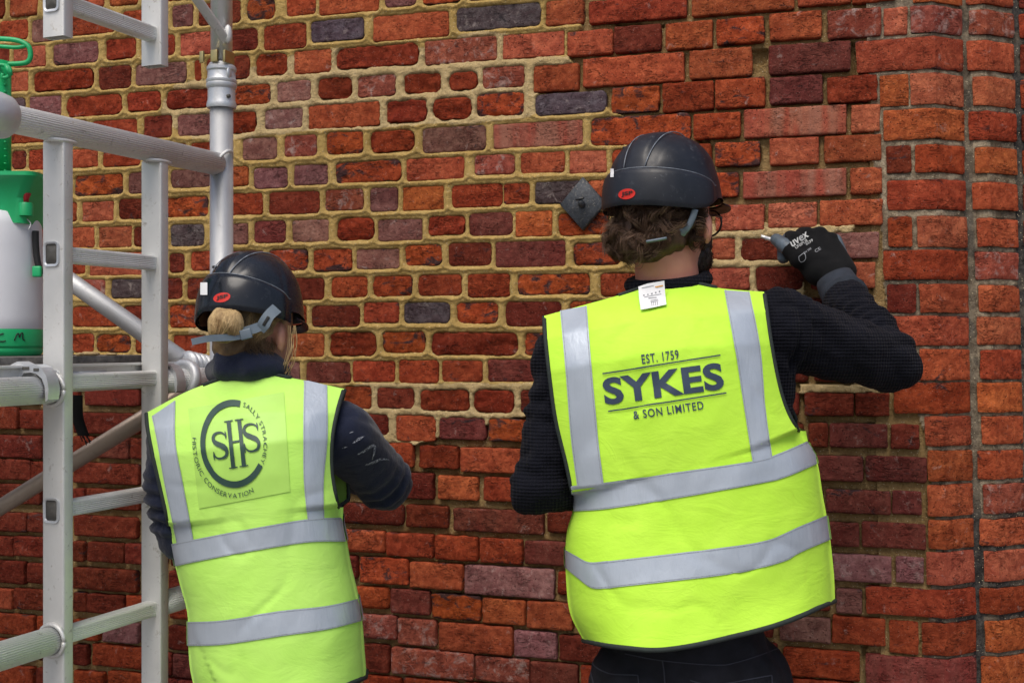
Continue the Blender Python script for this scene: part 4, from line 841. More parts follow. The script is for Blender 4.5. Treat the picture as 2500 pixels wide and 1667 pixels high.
def helmet_mat(name, base, scr, rough):
    t = NT(name); p = t.pos(); n = t.noise(p, 8, 5, .6)
    c = t.mix(t.ramp(n, .35, .7), base, [v * 1.8 + .004 for v in base]); s1 = t.noise(t.scale(p, (1, 1, 5)), 38, 6, .8, 1.5); s2 = t.noise(p, 55, 6, .75, .3)
    c = t.mix(t.ramp(s1, .64, .72, 0, scr), c, (.18, .20, .23)); c = t.mix(t.ramp(s2, .60, .80, 0, scr), c, (.15, .165, .19)); c = t.mix(t.ramp(t.noise(p, 170, 4, .8), .70, .76, 0, scr), c, (.5, .5, .48))
    return t.out(c, t.math('ADD', t.ramp(n, .3, .7, rough - .06, rough + .10), t.ramp(s2, .5, .75, 0, .2)), None, **{'Specular IOR Level': .38})
M_HELM = helmet_mat('scuffed_black_helmet', (.0085, .0105, .016), .60, .40); M_HELM2 = helmet_mat('glossy_black_helmet', (.007, .009, .014), .25, .20)
M_SCUFF = plain('scuffed_edge', (.15, .17, .20), .5, 0, .5, 60); M_RED = plain('red_badge', (.62, .022, .012), .4, 0, .05); M_INK = plain('black_print', (.008, .008, .008), .5); M_GREYP = plain('grey_strap_plastic', (.115, .15, .185), .45, 0, .15, 30); M_PAPER = plain('white_label', (.74, .75, .77), .6, 0, .03)
M_NAVYP = plain('navy_print', (.030, .052, .092), .55, 0, .12, 30); M_GREENP = plain('dark_green_print', (.022, .062, .050), .55, 0, .15, 30)
class Vest:
    """hi-vis waistcoat lofted through surveyed rows (survey px, left > right), bottom row first"""
    def __init__(s, name, rows, yc, dep, arm, mat, parent, wr=.006, seed=0, frontx=14):
        nr = 130; nu = 71; R = len(rows); cols = np.array([catmull(np.array(r, float) * OV, nu) for r in rows])   # R,nu,2
        g = np.stack([catmull(cols[:, j], nr) for j in range(nu)], 1); tv = np.linspace(0, R - 1, nr)
        yc_ = np.interp(tv, range(R), yc); dp = np.interp(tv, range(R), dep); u = np.linspace(-1, 1, nu)
        prof = np.sqrt(np.clip(1 - (u[None, :] * np.where(tv[:, None] < arm, 1.0, .86)) ** 2, 0, 1)); prof = prof ** .8
        Y = yc_[:, None] - dp[:, None] * prof
        back = np.stack([(g[..., 0] - CX) / FPX * Y, Y, EYE - (g[..., 1] - CY) / FPX * Y], -1)
        fade = np.clip(1 - np.abs(u) ** 6, 0, 1)[None, :]; X, Zc = back[..., 0], back[..., 2]
        fold = wr * (1.2 * fbm(X * 5 + 3 * Zc, Zc * 2.4, 200 + seed, 2) + .35 * fbm(X * 12 - Zc * 7, Zc * 6, 230 + seed, 3) + .5 * np.clip(.12 - np.abs(fbm(X * 6 + Zc * 4, Zc * 5 - X * 3, 245 + seed, 2)), 0, 1) * 6)
        back[..., 1] += fold * fade
        na = int(arm / (R - 1) * (nr - 1)) + 1
        s.na, s.nr, s.nu = na, nr, nu
        Yf = yc_[:, None] + dp[:, None] * prof * .9; gx = g[..., 0] + frontx * np.clip((tv[:, None] - arm + .6), 0, 1) * np.clip((u[None, :] - .4) / .6, 0, 1) * np.clip((arm + 3 - tv[:, None]) / 2, 0, 1); Xb = (gx - CX) / FPX * yc_[:, None]; Zb = EYE - (g[..., 1] - CY) / FPX * yc_[:, None]
        front = np.stack([Xb, Yf, Zb - .03 * np.clip((tv[:, None] - arm) / (R - 1 - arm), 0, 1) ** 2 * (1 - np.abs(u)[None, :])], -1)
        k_ = np.clip((tv - R + 2.2) / 1.2, 0, 1)[:, None, None]      # shoulders: front meets back along the seam
        seam = np.abs(u)[None, :, None] > .42
        front = np.where(seam, front * (1 - k_) + (back + np.array([0, .012, 0])) * k_, front)
        s.back, s.front = back, front
        nb = nr * nu; v = np.vstack([back.reshape(-1, 3), front.reshape(-1, 3)])
        qb = grid_quads(nu, nr); qf = grid_quads(nu, nr)[:, ::-1] + nb; sd = []
        for r in range(na - 1):
            a, b = r * nu, (r + 1) * nu; sd += [[a, b, b + nb, a + nb], [a + nu - 1, a + nu - 1 + nb, b + nu - 1 + nb, b + nu - 1]]
        for j in range(nu - 1):
            if abs(u[j]) > .42 and abs(u[j + 1]) > .42: a = (nr - 1) * nu + j; sd.append([a, a + 1, a + 1 + nb, a + nb])
        s.me = mesh_np(name, v, np.vstack([qb, qf, np.array(sd)])); s.o = obj(name, s.me, mat, parent)
        mb_ = mesh_np('tmp', back.reshape(-1, 3), qb); s.bvh = bvh_of(mb_); bpy.data.meshes.remove(mb_)
        # binding round hem, armholes and neck
        b = MB(); ring = np.vstack([back[0], front[0][::-1], back[0][:1]]); b.tube(ring[::2], .0048, n=8, cap=False); b.build('hem_binding', M_BIND, s.o)
        for j in (0, nu - 1):
            b = MB(); b.tube(np.vstack([front[nr - 1:na - 1:-3, j], back[na - 1:nr:3, j]]), .0042, n=8); b.build('armhole_binding', M_BIND, s.o)
        jj = [j for j in range(nu) if abs(u[j]) <= .44]
        b = MB(); b.tube(np.vstack([back[-1][jj], front[-1][jj][::-1], back[-1][jj[:1]]]), .0040, n=8, cap=False); b.build('neck_binding', M_BIND, s.o)
    def band(s, A, B, centre, name='reflective_band'):
        """horizontal tape: back draped, then carried round the sides and front"""
        o = strip(name, s.bvh, A, B, M_TAPE, s.o, na=90, nb=9, centre=centre)
        # front half from the loft rows nearest to the ends
        def near(px, col):
            bz = s.back[:, col]; q = np.stack([CX + FPX * bz[:, 0] / bz[:, 1], CY - FPX * (bz[:, 2] - EYE) / bz[:, 1]], -1); return int(np.argmin(((q - np.array(px)) ** 2).sum(1)))
        l0, l1, r0, r1 = near(A[0], 0), near(B[0], 0), near(A[-1], s.nu - 1), near(B[-1], s.nu - 1)
        ctr = s.front[: s.na].reshape(-1, 3).mean(0); ctr[1] -= .1; pts = []
        for f in np.linspace(0, 1, 5):
            for j in range(s.nu):
                w = j / (s.nu - 1); r = (l0 * (1 - f) + l1 * f) * (1 - w) + (r0 * (1 - f) + r1 * f) * w; r = min(max(r, 0), s.nr - 1.001); k = int(r); p = s.front[k, j] * (1 - r + k) + s.front[k + 1, j] * (r - k)
                d = p - ctr; d[2] = 0; pts.append(p + d / (np.linalg.norm(d) + 1e-9) * .003)
        obj(name, mesh_np(name, pts, grid_quads(s.nu, 5)), M_TAPE, s.o); return o
def px(*p): return [(a * OV, b * OV) for a, b in p]
def helmet(parent, C, yaw, pitch, mat, badge, bang, badge_txt=True, side_tag=None, roll=0.0, sz=(.112, .128, .150), rim=((176, -.018), (205, -.014), (225, -.004), (260, 0), (290, -.004), (330, -.014), (345, -.012), (364, .004)), peak=.040):
    """safety helmet: scalloped dome, rear panel, peak; local y = forward"""
    cy_, sy_ = math.cos(yaw), math.sin(yaw); f = np.array([sy_, cy_, 0]); r = np.array([cy_, -sy_, 0]); up = np.array([0, 0, 1.0])
    f2 = f * math.cos(pitch) - up * math.sin(pitch); u2 = up * math.cos(pitch) + f * math.sin(pitch); r2 = r * math.cos(roll) + u2 * math.sin(roll); u2 = u2 * math.cos(roll) - r * math.sin(roll)
    ax = np.array([r2, f2, u2]); C = np.array(C)
    root = None; nt, nh = 120, 46; th = np.linspace(0, 2 * np.pi, nt, endpoint=False)      # th=0 right, pi/2 forward
    fwd = np.sin(th); V = []
    low = np.where(fwd > 0, -.008 * fwd ** 2, +.006 * (-fwd) ** 3); tdeg = np.degrees(th); tdeg = np.where(tdeg < 90, tdeg + 360, tdeg); low = np.where(fwd < 0, np.interp(tdeg, [r_[0] for r_ in rim], [r_[1] for r_ in rim]) + .004, low); low = low + .006 * np.exp(-((np.abs(np.cos(th)) - 1) / .10) ** 2)
    for k in range(nh):
        t = k / (nh - 1); ang = t * math.pi / 2; rad = math.cos(ang) ** .78 if ang < 1.5707 else 0; z = math.sin(ang) ** 1.0
        x = sz[0] * rad * np.cos(th); y = sz[1] * rad * np.sin(th); zz = sz[2] * z + low * (1 - t) ** 2
        # raised ribs front to back and side scallops
        rib = .0042 * (1 / (1 + np.exp(-(.021 - np.abs(x)) / .0012))) * (t > .32) * np.clip((t - .32) * 9, 0, 1) * np.clip((1.02 - np.abs(y) / sz[1]) * 3, 0, 1)
        sc = .0030 / (1 + np.exp(-(np.abs(x) - .056 - .02 * (y / sz[1])) / .0012)) * np.clip((t - .30) * 9, 0, 1) * np.clip((.86 - t) * 9, 0, 1)
        grow = 1 + (rib + sc) / .12; flare = 1 + .030 * np.exp(-t / .035)
        V.append(np.stack([x * grow * flare, y * grow * flare, zz * (1 + rib / .15)], -1))
    V = np.concatenate(V); me = mesh_np('helmet', V @ ax + C, grid_quads(nt, nh, wrap=True)); o = obj('helmet', me, mat, parent)
    inner = mesh_np('i', (V * np.array([.955, .955, .95])) @ ax + C, grid_quads(nt, nh, wrap=True)[:, ::-1]); obj('helmet_lining', inner, M_INK, o)
    # rear panel: raised band round the back
    n2, m2 = 70, 14; a = np.linspace(math.radians(176), math.radians(364), n2); pts = []
    for k in range(m2):
        w = k / (m2 - 1)
        for q in a:
            back = max(0, -math.sin(q)); top = .030 + .040 * back ** .6; bot = float(np.interp(math.degrees(q), [r_[0] for r_ in rim], [r_[1] for r_ in rim])); z = bot + (top - bot) * w
            t = max(z, 0) / sz[2]; rad = math.sqrt(max(0, 1 - t * t)) ** .78; e = (.0065 if 0 < k < m2 - 1 else (.002 if k else .004)) * min(1, back * 6 + .25)
            pts.append([(sz[0] * rad * 1.012 + e) * math.cos(q), (sz[1] * rad * 1.012 + e) * math.sin(q), z])
    pm = mesh_np('rear_panel', np.array(pts) @ ax + C, grid_quads(n2, m2)); pn = obj('rear_panel', pm, mat, o); pb_ = bvh_of(pm)
    m = MB(); m.tube((np.array(pts)[-n2:] * np.array([1.004, 1.004, 1.0])) @ ax + C, .0010, n=6); m.build('panel_edge', M_SCUFF, o)
    # peak
    pts = []; n3, m3 = 40, 8
    for lay in (0, 1):
        for k in range(m3):
            w = k / (m3 - 1)
            for q in np.linspace(math.radians(12), math.radians(168), n3):
                s_ = math.sin(q); ext = peak * w * s_ ** .7; pts.append([(sz[0] + ext * .35) * math.cos(q), (sz[1]) * math.sin(q) + ext, (-.002 if lay == 0 else -.006) - .012 * w * s_ - .008 * s_ ** 2])
    q1 = grid_quads(n3, m3); q2 = q1[:, ::-1] + n3 * m3; rim = [[(m3 - 1) * n3 + i, (m3 - 1) * n3 + i + 1, (m3 - 1) * n3 + i + 1 + n3 * m3, (m3 - 1) * n3 + i + n3 * m3] for i in range(n3 - 1)]
    obj('peak', mesh_np('peak', np.array(pts) @ ax + C, np.vstack([q1, q2, rim])), mat, o)
    # moulded lines and vents on the crown
    for xo in (-.030, .030):
        m = MB(); ln = []
        for a_ in np.linspace(math.radians(28), math.radians(165), 26): ln.append(np.array([xo * math.sin(a_) ** .4, -math.cos(a_) * (sz[1] + .002) * (1 - (xo / sz[0]) ** 2) ** .5, math.sin(a_) ** .9 * (sz[2] + .0015) * (1 - (xo / sz[0]) ** 2) ** .4]) * 1.035 @ ax + C)
        m.tube(ln, .0012, n=6); m.build('moulded_ridge', M_SCUFF, o)
    for k in range(4):
        xx = -.052 + .006 * k; yy = -.052 + .026 * k; t2 = 1 - (xx / sz[0]) ** 2 - (yy / sz[1]) ** 2; zz = sz[2] * max(t2, .01) ** .42
        m = MB(); m.box(np.array([xx, yy, zz + .001]) @ ax + C, .006, .018, .006, ax=ax, bev=.002); m.build('vent_slot', M_INK, o)
    # oval badge
    (bx, by), (rx, ry) = badge; ca, sa = math.cos(bang), math.sin(bang); ring = [(bx, by)]
    for q in np.linspace(0, 2 * np.pi, 36, endpoint=False): e = (rx * math.cos(q), ry * math.sin(q)); ring.append((bx + e[0] * ca - e[1] * sa, by + e[0] * sa + e[1] * ca))
    bme = mesh_np('badge', drape(pb_, ring, .0012), None, [[0, 1 + i, 1 + (i + 1) % 36] for i in range(36)]); obj('badge', bme, M_RED, o, smooth=False)
    v, t = text2d('JSP', .03); w_, h_ = rx * 1.36, ry * .95; R_ = np.array([[ca, sa], [-sa, ca]])
    lettering('badge_lettering', pb_, v, t, lambda q: quadmap(q, np.array([bx, by]) + np.array([-w_ / 2, h_ / 2]) @ R_, np.array([bx, by]) + np.array([w_ / 2, h_ / 2]) @ R_, np.array([bx, by]) + np.array([-w_ / 2 + 2, -h_ / 2]) @ R_), M_INK, o, .0022)
    if side_tag:
        g = [(x, y) for y in np.linspace(side_tag[1], side_tag[3], 5) for x in np.linspace(side_tag[0], side_tag[2], 4)]
        bb = bvh_of(me); hb = []
        for p in g:
            h, n, d = cast(pb_, *p); h2, n2, d = cast(bb, *p); c_ = [q for q in ((h, n), (h2, n2)) if q[0] is not None]
            hb.append((min(c_, key=lambda q: (q[0] - ORG).length)) if c_ else None)
        good = [b for b in hb if b is not None]
        if good:
            hb = [b if b is not None else good[0] for b in hb]; obj('white_sticker', mesh_np('white_sticker', [list(h + (n if n.y < 0 else -n) * .0018) for h, n in hb], grid_quads(4, 5)), M_PAPER, o)
    return o, ax, C, pb_
def locks(mb, roots, normals, L, r, curl, n, seed, down=.6, flow=(0, 0, 0)):
    """tapering curly locks growing from surface points"""
    rg = random.Random(seed)
    for p, nn in zip(roots, normals):
        ln = L * rg.uniform(.6, 1.3); d = np.array(nn) * .55 + np.array([0, 0, -down]) + np.array(flow) + np.array([rg.uniform(-.5, .5), rg.uniform(-.3, .3), rg.uniform(-.3, .3)]); d /= np.linalg.norm(d)
        a = np.cross(d, [rg.uniform(-1, 1), rg.uniform(-1, 1), .3]); a /= np.linalg.norm(a) + 1e-9; b = np.cross(d, a); ph = rg.uniform(0, 6.3); tw = rg.uniform(3.5, 7.0) * rg.choice([-1, 1]); c = curl * rg.uniform(.5, 1.3)
        pts = []; rad = []
        for k in range(n):
            t = k / (n - 1); amp = c * (t ** .7); pts.append(np.array(p) + d * ln * (t - .28 * t * t) + (a * math.cos(ph + tw * t) + b * math.sin(ph + tw * t)) * amp - (a * math.cos(ph) + b * math.sin(ph)) * amp * .2 - np.array(nn) * .03 * t * t * (ln / .06)); rad.append(r * (1.0 - .85 * t ** 1.5) * (.7 + .6 * min(1, t * 4)))
        mb.tube(pts, rad, n=6, cap=False)

def clumps(mb, roots, normals, L, curl, nst, rad, spread, seed, down=.4, flow=(0, 0, 0), n=13, hug=1.0):
    """wavy clumps of fine strands sharing a guide"""
    rg = random.Random(seed)
    for p, nn in zip(roots, normals):
        ln = L * rg.uniform(.7, 1.25); d = np.array(nn) * .30 + np.array([0, 0, -down]) + np.array(flow) + np.array([rg.uniform(-.6, .6), rg.uniform(-.2, .2), rg.uniform(-.25, .25)]); d /= np.linalg.norm(d)
        a = np.cross(d, nn); a /= np.linalg.norm(a) + 1e-9; b = np.cross(d, a); ph = rg.uniform(0, 6.3); tw = rg.uniform(3.0, 6.5) * rg.choice([-1, 1]); c = curl * rg.uniform(.5, 1.4)
        for q in range(nst):
            o1, o2 = rg.gauss(0, spread), rg.gauss(0, spread * .7); k1 = rg.uniform(.85, 1.12); ph2 = ph + rg.gauss(0, .25); pts = []
            for k in range(n):
                t = k / (n - 1); amp = c * t ** .8; sp = 1 - .35 * t + .5 * t * t * (q % 5 == 0)
                pts.append(np.array(p) + d * ln * k1 * (t - .25 * t * t) + a * (math.cos(ph2 + tw * t) * amp + o1 * sp) + b * (math.sin(ph2 + tw * t) * amp * .7 + o2 * sp) - np.array(nn) * .022 * hug * t * t * (ln / .06))
            mb.tube(pts, [rad * (1 - .8 * (k / (n - 1)) ** 2) for k in range(n)], n=3, cap=False)

# ---------------------------------------------------------------- worker on the right
FOOT_M = (float(O(1575, 0, 2.47)[0]), 2.47, 0)
man = empty('person', FOOT_M); tag(man, 'worker on the right in a lettered yellow hi-vis vest, reaching up to point the wall', 'person')
def A3(*a): return np.array(O(*a))
HC = A3(1537, 505, 2.47); YAW_M = math.radians(35)
fm = np.array([math.sin(YAW_M), math.cos(YAW_M), 0]); rm = np.array([math.cos(YAW_M), -math.sin(YAW_M), 0])
def H(r, f, z): return HC + rm * r + fm * f + Z3 * z
shR, elR, wrR = A3(1785, 752, 2.46), A3(2042, 822, 2.56), A3(1925, 655, 2.79); knR = A3(1868, 545, 2.85)
shL, elL, wrL = A3(1300, 805, 2.46), A3(1243, 1118, 2.42), A3(1430, 1100, 2.76)
pel = A3(1585, 1530, 2.47); chest = A3(1560, 930, 2.46); nek = A3(1535, 668, 2.475); belly = A3(1575, 1230, 2.46)
hipL, hipR = pel + np.array([-.10, 0, -.03]), pel + np.array([.10, 0, -.03]); knL, knRr = np.array([hipL[0] - .03, 2.45, .48]), np.array([hipR[0] + .03, 2.45, .48]); anL, anR = np.array([knL[0] - .01, 2.48, .09]), np.array([knRr[0] + .01, 2.48, .09])
def ear(cx_, r_, f_, z_, sgn, T): return ('e', T(sgn * (r_ + .007), f_, z_), (.012, .021, .034), 14, 10, np.array([rm * math.cos(.55) * sgn + fm * math.sin(.55), fm * math.cos(.55) - rm * sgn * math.sin(.55), Z3]))
hax = np.array([rm, fm, Z3])
body = blob([('e', H(0, 0, .02), (.076, .096, .110), 24, 16, hax), ('e', H(0, .03, -.055), (.062, .070, .075), 20, 14, hax), ('c', H(0, .085, -.02), .013, H(0, .105, -.045), .016), ('e', H(0, .07, -.10), (.03, .025, .025), 14, 10, hax),
             ear(0, .079, -.006, -.020, 1, H), ear(0, .079, -.006, -.020, -1, H), ('c', H(0, -.02, -.06), .062, nek, .066), ('c', nek, .07, chest, .10), ('c', chest, .13, belly, .125), ('c', belly, .13, pel, .13),
             ('c', nek + Z3 * -.06, .06, shR, .05), ('c', nek + Z3 * -.06, .06, shL, .05), ('c', shR, .05, elR, .04), ('c', elR, .04, wrR, .03), ('c', shL, .05, elL, .04), ('c', elL, .04, wrL, .03), ('c', wrL, .03, wrL + np.array([.05, .06, 0]), .035),
             ('c', wrR, .026, wrR + (knR - wrR) * .4, .014), ('c', hipL, .085, knL, .055), ('c', knL, .052, anL, .038), ('c', hipR, .085, knRr, .055), ('c', knRr, .052, anR, .038), ('c', anL, .036, anL + np.array([0, .12, -.05]), .03), ('c', anR, .036, anR + np.array([0, .12, -.05]), .03)], .0065, 5)
obj('body', body, M_SKIN, man)
# knitted pullover
mid = (shR + elR) / 2
swm = blob([('c', nek + np.array([0, 0, -.03]), .078, chest, .14), ('c', chest, .155, belly, .15), ('c', nek + Z3 * -.085, .07, shR + np.array([-.02, 0, -.01]), .078), ('c', nek + Z3 * -.09, .07, shL + np.array([.02, 0, 0]), .066),
            ('c', shR, .083, mid + np.array([0, 0, -.004]), .078), ('c', mid + np.array([0, 0, -.004]), .078, elR, .060), ('e', elR + np.array([.006, 0, -.012]), (.058, .058, .056)), ('c', elR + np.array([-.004, 0, .0]), .058, (elR + wrR) / 2, .053), ('c', (elR + wrR) / 2, .053, wrR + (elR - wrR) * .2, .046),
            ('c', shR + np.array([-.03, .0, -.02]), .075, A3(1775, 930, 2.46), .045),
            ('c', shL, .062, (shL + elL) / 2, .060), ('c', (shL + elL) / 2, .060, elL, .060), ('c', elL, .060, wrL, .045)], .006, 5)
n = len(swm.vertices); co = np.empty(n * 3, np.float32); swm.vertices.foreach_get('co', co); co = co.reshape(-1, 3); nn = np.array([v.normal[:] for v in swm.vertices])
def seg(p, a, b): ab = b - a; t = np.clip(((p - a) @ ab) / (ab @ ab), 0, 1); return t, np.linalg.norm(p - (a + t[:, None] * ab), axis=1)
disp = fbm(co[:, 0] * 16, co[:, 2] * 18 + co[:, 1] * 10, 301, 4) * .010 + (np.abs(fbm(co[:, 0] * 9 + co[:, 2] * 7, co[:, 2] * 10 - co[:, 0] * 6 + co[:, 1] * 8, 305, 3)) - .25) * .016
t_, d_ = seg(co, elR, wrR); w_ = np.exp(-((t_ - .35) / .30) ** 2) * (d_ < .085); disp = disp + w_ * .0042 * np.sin(t_ * 62 + 3 * fbm(co[:, 0] * 20, co[:, 2] * 20, 77, 2))
t_, d_ = seg(co, shL, elL); w_ = (np.exp(-((t_ - .42) / .16) ** 2) + np.exp(-((t_ - 1.0) / .18) ** 2) * .6) * (d_ < .085); disp = disp + w_ * .0050 * np.sin(t_ * 46 + 4 * fbm(co[:, 0] * 14, co[:, 2] * 14, 78, 2))
t_, d_ = seg(co, shR, elR); w_ = np.exp(-((t_ - .05) / .13) ** 2) * (d_ < .1); disp = disp + w_ * .005 * np.sin(t_ * 60 + co[:, 2] * 30)
swm.vertices.foreach_set('co', (co + nn * disp[:, None]).astype(np.float32).ravel()); swm.update()
sw = obj('pullover', swm, M_KNIT, man)
m = MB(); cu = []
for a in np.linspace(0, 2 * math.pi, 28): cu.append(nek + np.array([math.cos(a) * .074, math.sin(a) * .070, .020 + .012 * math.sin(a) + .008 * math.cos(a)]))
m.tube(cu, .0155, n=12, cap=False); m.build('collar', M_KNIT, sw)
# trousers and boots
jm = blob([('c', A3(1575, 1440, 2.46), .155, pel, .165), ('e', pel + np.array([-.075, -.03, -.05]), (.115, .125, .13)), ('e', pel + np.array([.075, -.03, -.05]), (.115, .125, .13)), ('c', hipL, .105, knL, .075), ('c', knL, .072, anL, .062), ('c', hipR, .105, knRr, .075), ('c', knRr, .072, anR, .062)], .007, 4)
displace(jm, .005, 14, 320); je = obj('jeans', jm, M_JEAN, man); jb = bvh_of(jm)
def seam(pts, w=3.0, name='seam'):
    c = catmull(px(*[((q[0]) / OV, q[1] / OV) for q in pts]), 40); d = np.gradient(c, axis=0); d /= np.linalg.norm(d, axis=1)[:, None]; nrm = np.stack([-d[:, 1], d[:, 0]], -1) * w / 2
    g = np.vstack([c - nrm, c + nrm]); obj(name, mesh_np(name, drape(jb, g, .0016, (1680, 1640)), grid_quads(40, 2)), M_STITCH, je)
def tl(t, *p): ox, oy = TILES[t]; return [(ox + a * TS, oy + b * TS) for a, b in p]
seam(tl('R', (1612, 1285), (1690, 1400), (1780, 1455), (1870, 1480), (2080, 1487))); seam(tl('R', (1612, 1300), (1650, 1440), (1690, 1600), (1700, 1700))); seam(tl('R', (2082, 1487), (2095, 1600), (2100, 1700)), 3, 'pocket_edge')
seam(tl('S', (690, 1530), (780, 1556), (900, 1570), (1100, 1545), (1430, 1488)), 3, 'pocket_edge'); seam(tl('S', (100, 1290), (450, 1352), (900, 1390), (1100, 1370), (1510, 1240)), 2.5); seam(tl('S', (440, 1350), (455, 1450), (465, 1600), (468, 1700)), 3.5); seam(tl('S', (1430, 1490), (1440, 1700)), 3, 'pocket_edge')
for an in (anL, anR):
    m = MB(); m.cap(an + np.array([0, -.02, -.03]), .058, an + np.array([0, .02, .03]), .056); m.cap(an + np.array([0, -.03, -.045]), .045, an + np.array([0, .17, -.048]), .042); bt = remesh(recalc(m.mesh('boot')), .008, 3); obj('boot', bt, M_BOOT, man)
# vest
VR = [[(1340, 1468), (1440, 1484), (1560, 1484), (1760, 1440), (1918, 1377)], [(1308, 1400), (1440, 1425), (1570, 1420), (1740, 1375), (1915, 1310)], [(1299, 1300), (1430, 1325), (1585, 1310), (1750, 1270), (1904, 1215)],
      [(1301, 1225), (1430, 1240), (1590, 1215), (1750, 1180), (1890, 1135)], [(1316, 1165), (1440, 1155), (1590, 1125), (1740, 1090), (1873, 1045)], [(1314, 1130), (1440, 1105), (1580, 1070), (1720, 1030), (1832, 985)],
      [(1300, 1060), (1430, 1025), (1570, 985), (1700, 955), (1806, 935)], [(1276, 960), (1420, 925), (1560, 890), (1680, 878), (1788, 875)], [(1261, 850), (1400, 825), (1550, 800), (1670, 790), (1771, 785)],
      [(1253, 775), (1400, 745), (1540, 725), (1660, 718), (1761, 712)], [(1250, 723), (1400, 682), (1540, 643), (1660, 660), (1755, 668)]]
vest = Vest('hi_vis_vest', VR, [2.46, 2.46, 2.46, 2.46, 2.46, 2.455, 2.45, 2.445, 2.44, 2.44, 2.45], [.215, .205, .195, .185, .178, .17, .166, .16, .15, .115, .045], 5.0, M_VEST, man, .0085, 3, 34)
S_ = tl
vest.band([(1312 * OV, 1113 * OV), (1390 * OV, 1105 * OV), (1550 * OV, 1082 * OV), (1730 * OV, 1056 * OV), (1790 * OV, 1038 * OV), (1866 * OV, 1006 * OV)], [(1320 * OV, 1172 * OV), (1400 * OV, 1165 * OV), (1560 * OV, 1140 * OV), (1740 * OV, 1108 * OV), (1800 * OV, 1094 * OV), (1874 * OV, 1063 * OV)], (1690, 1180))
vest.band(tl('R', (1412, 335), (1520, 395), (1640, 455), (1800, 445)) + tl('S', (0, 440), (1000, 320), (1400, 250), (1680, 130), (1925, 30)), tl('R', (1415, 495), (1540, 600), (1670, 690), (1830, 690)) + tl('S', (0, 685), (1000, 570), (1500, 460), (1700, 360), (1955, 252)), (1690, 1380))
strip('reflective_strap', vest.bvh, px((1287, 713), (1300, 850), (1312, 1000), (1327, 1112)), px((1348, 702), (1360, 850), (1374, 1000), (1387, 1107)), M_TAPE, vest.o, centre=(1690, 900))
strip('reflective_strap', vest.bvh, px((1663, 666), (1687, 800), (1706, 920), (1728, 1060)), px((1721, 670), (1745, 800), (1756, 930), (1772, 1046)), M_TAPE, vest.o, centre=(1690, 900))
for nm, txt, bl, br_, tL, bold, sp_ in (('print_name', 'SYKES', (1478, 987), (1769, 947), (1469, 921), .035, 1.06), ('print_date', 'EST. 1759', (1568, 886), (1658, 873), (1565, 864), .012, 1.12), ('print_line', '& SON LIMITED', (1548, 1021), (1718, 996), (1545, 1001), .012, 1.16)):
    v, t = text2d(txt, bold, .12, sp_); lettering(nm, vest.bvh, v, t, lambda q, a=bl, b=br_, c=tL: quadmap(q, a, b, c), M_NAVYP, vest.o)
for nm, a, b in (('print_rule', tl('M', (1762, 408))[0], tl('N', (962, 240))[0]), ('print_rule', tl('M', (1812, 750))[0], tl('N', (1016, 583))[0])):
    strip(nm, vest.bvh, [(a[0], a[1] - 1.6), (b[0], b[1] - 1.6)], [(a[0], a[1] + 1.8), (b[0], b[1] + 1.8)], M_NAVYP, vest.o, .003, 40, 2)
# care label hanging at the neck
lab = tl('I', (218, 1110), (300, 1082), (455, 1055)), tl('I', (225, 1220), (330, 1190), (462, 1165)), tl('I', (240, 1320), (350, 1300), (474, 1272))
lp = []
for i, row in enumerate(lab):
    for q in row: h, n_, d = cast(vest.bvh, q[0], max(q[1], 712)); Yd = (h.y if h else 2.4) - .010 - .004 * (2 - i); lp.append(P(q[0], q[1], Yd))
lm = mesh_np('care_label', [list(p) for p in lp], grid_quads(3, 3)); lo = obj('care_label', lm, M_PAPER, vest.o); lb = bvh_of(lm)
m_grey = plain('grey_print', (.22, .23, .25), .6); m_org = plain('orange_print', (.80, .38, .06), .6)
def lab_line(p, q, w, mat, nm='label_print'): strip(nm, lb, [p, q], [(p[0], p[1] + w), (q[0], q[1] + w)], mat, lo, .0008, 8, 2)
for a, b, w in (((250, 1120), (360, 1098), 1.4), ((262, 1185), (275, 1182), 3), ((300, 1178), (312, 1175), 3), ((335, 1170), (348, 1167), 3), ((370, 1160), (383, 1157), 3), ((405, 1150), (418, 1147), 3), ((270, 1205), (428, 1176), 1.2), ((310, 1214), (385, 1206), 1.6), ((330, 1235), (398, 1226), 1.2), ((335, 1245), (345, 1290), 0.0), ((330, 1250), (400, 1240), 1.0)): lab_line(*tl('I', a, b), w or 1, m_grey)
for xx in (338, 355, 372, 390):
    p, q = tl('I', (xx, 1250), (xx + 2, 1282)); strip('label_print', lb, [p, q], [(p[0] + 1.1, p[1]), (q[0] + 1.1, q[1])], m_grey, lo, .0008, 6, 2)
lab_line(*tl('I', (372, 1108), (444, 1094)), 3.0, m_org)
# helmet
hm, hax_, hc_, hpb = helmet(man, H(-.006, -.012, .032), YAW_M, math.radians(-5), M_HELM, ((1531, 471.5), (20.7, 12.7)), math.radians(-9), side_tag=(1492, 410, 1500, 431), sz=(.112, .128, .139))
hn = MB()
hairb = blob([('e', H(-.004, -.022, .02), (.080, .094, .100), 24, 16, hax), ('e', H(-.014, -.066, -.032), (.068, .050, .050), 20, 14, hax), ('e', H(-.045, -.055, -.03), (.045, .055, .05), 20, 14, hax), ('e', H(.026, -.062, -.036), (.044, .040, .042), 18, 12, hax), ('e', H(-.006, -.068, -.056), (.048, .028, .034), 18, 12, hax)], .007, 4)
displace(hairb, .010, 40, 340); ho = obj('hair', hairb, M_HAIR, man)
def hair_ok(d): r_, f_, z_ = d @ rm, d @ fm, d[2]; return z_ < .035 and f_ < .025 and z_ > -.062 and (r_ < .038 or (z_ > -.030 and f_ < -.02)) and (r_ < .02 or z_ > -.050)
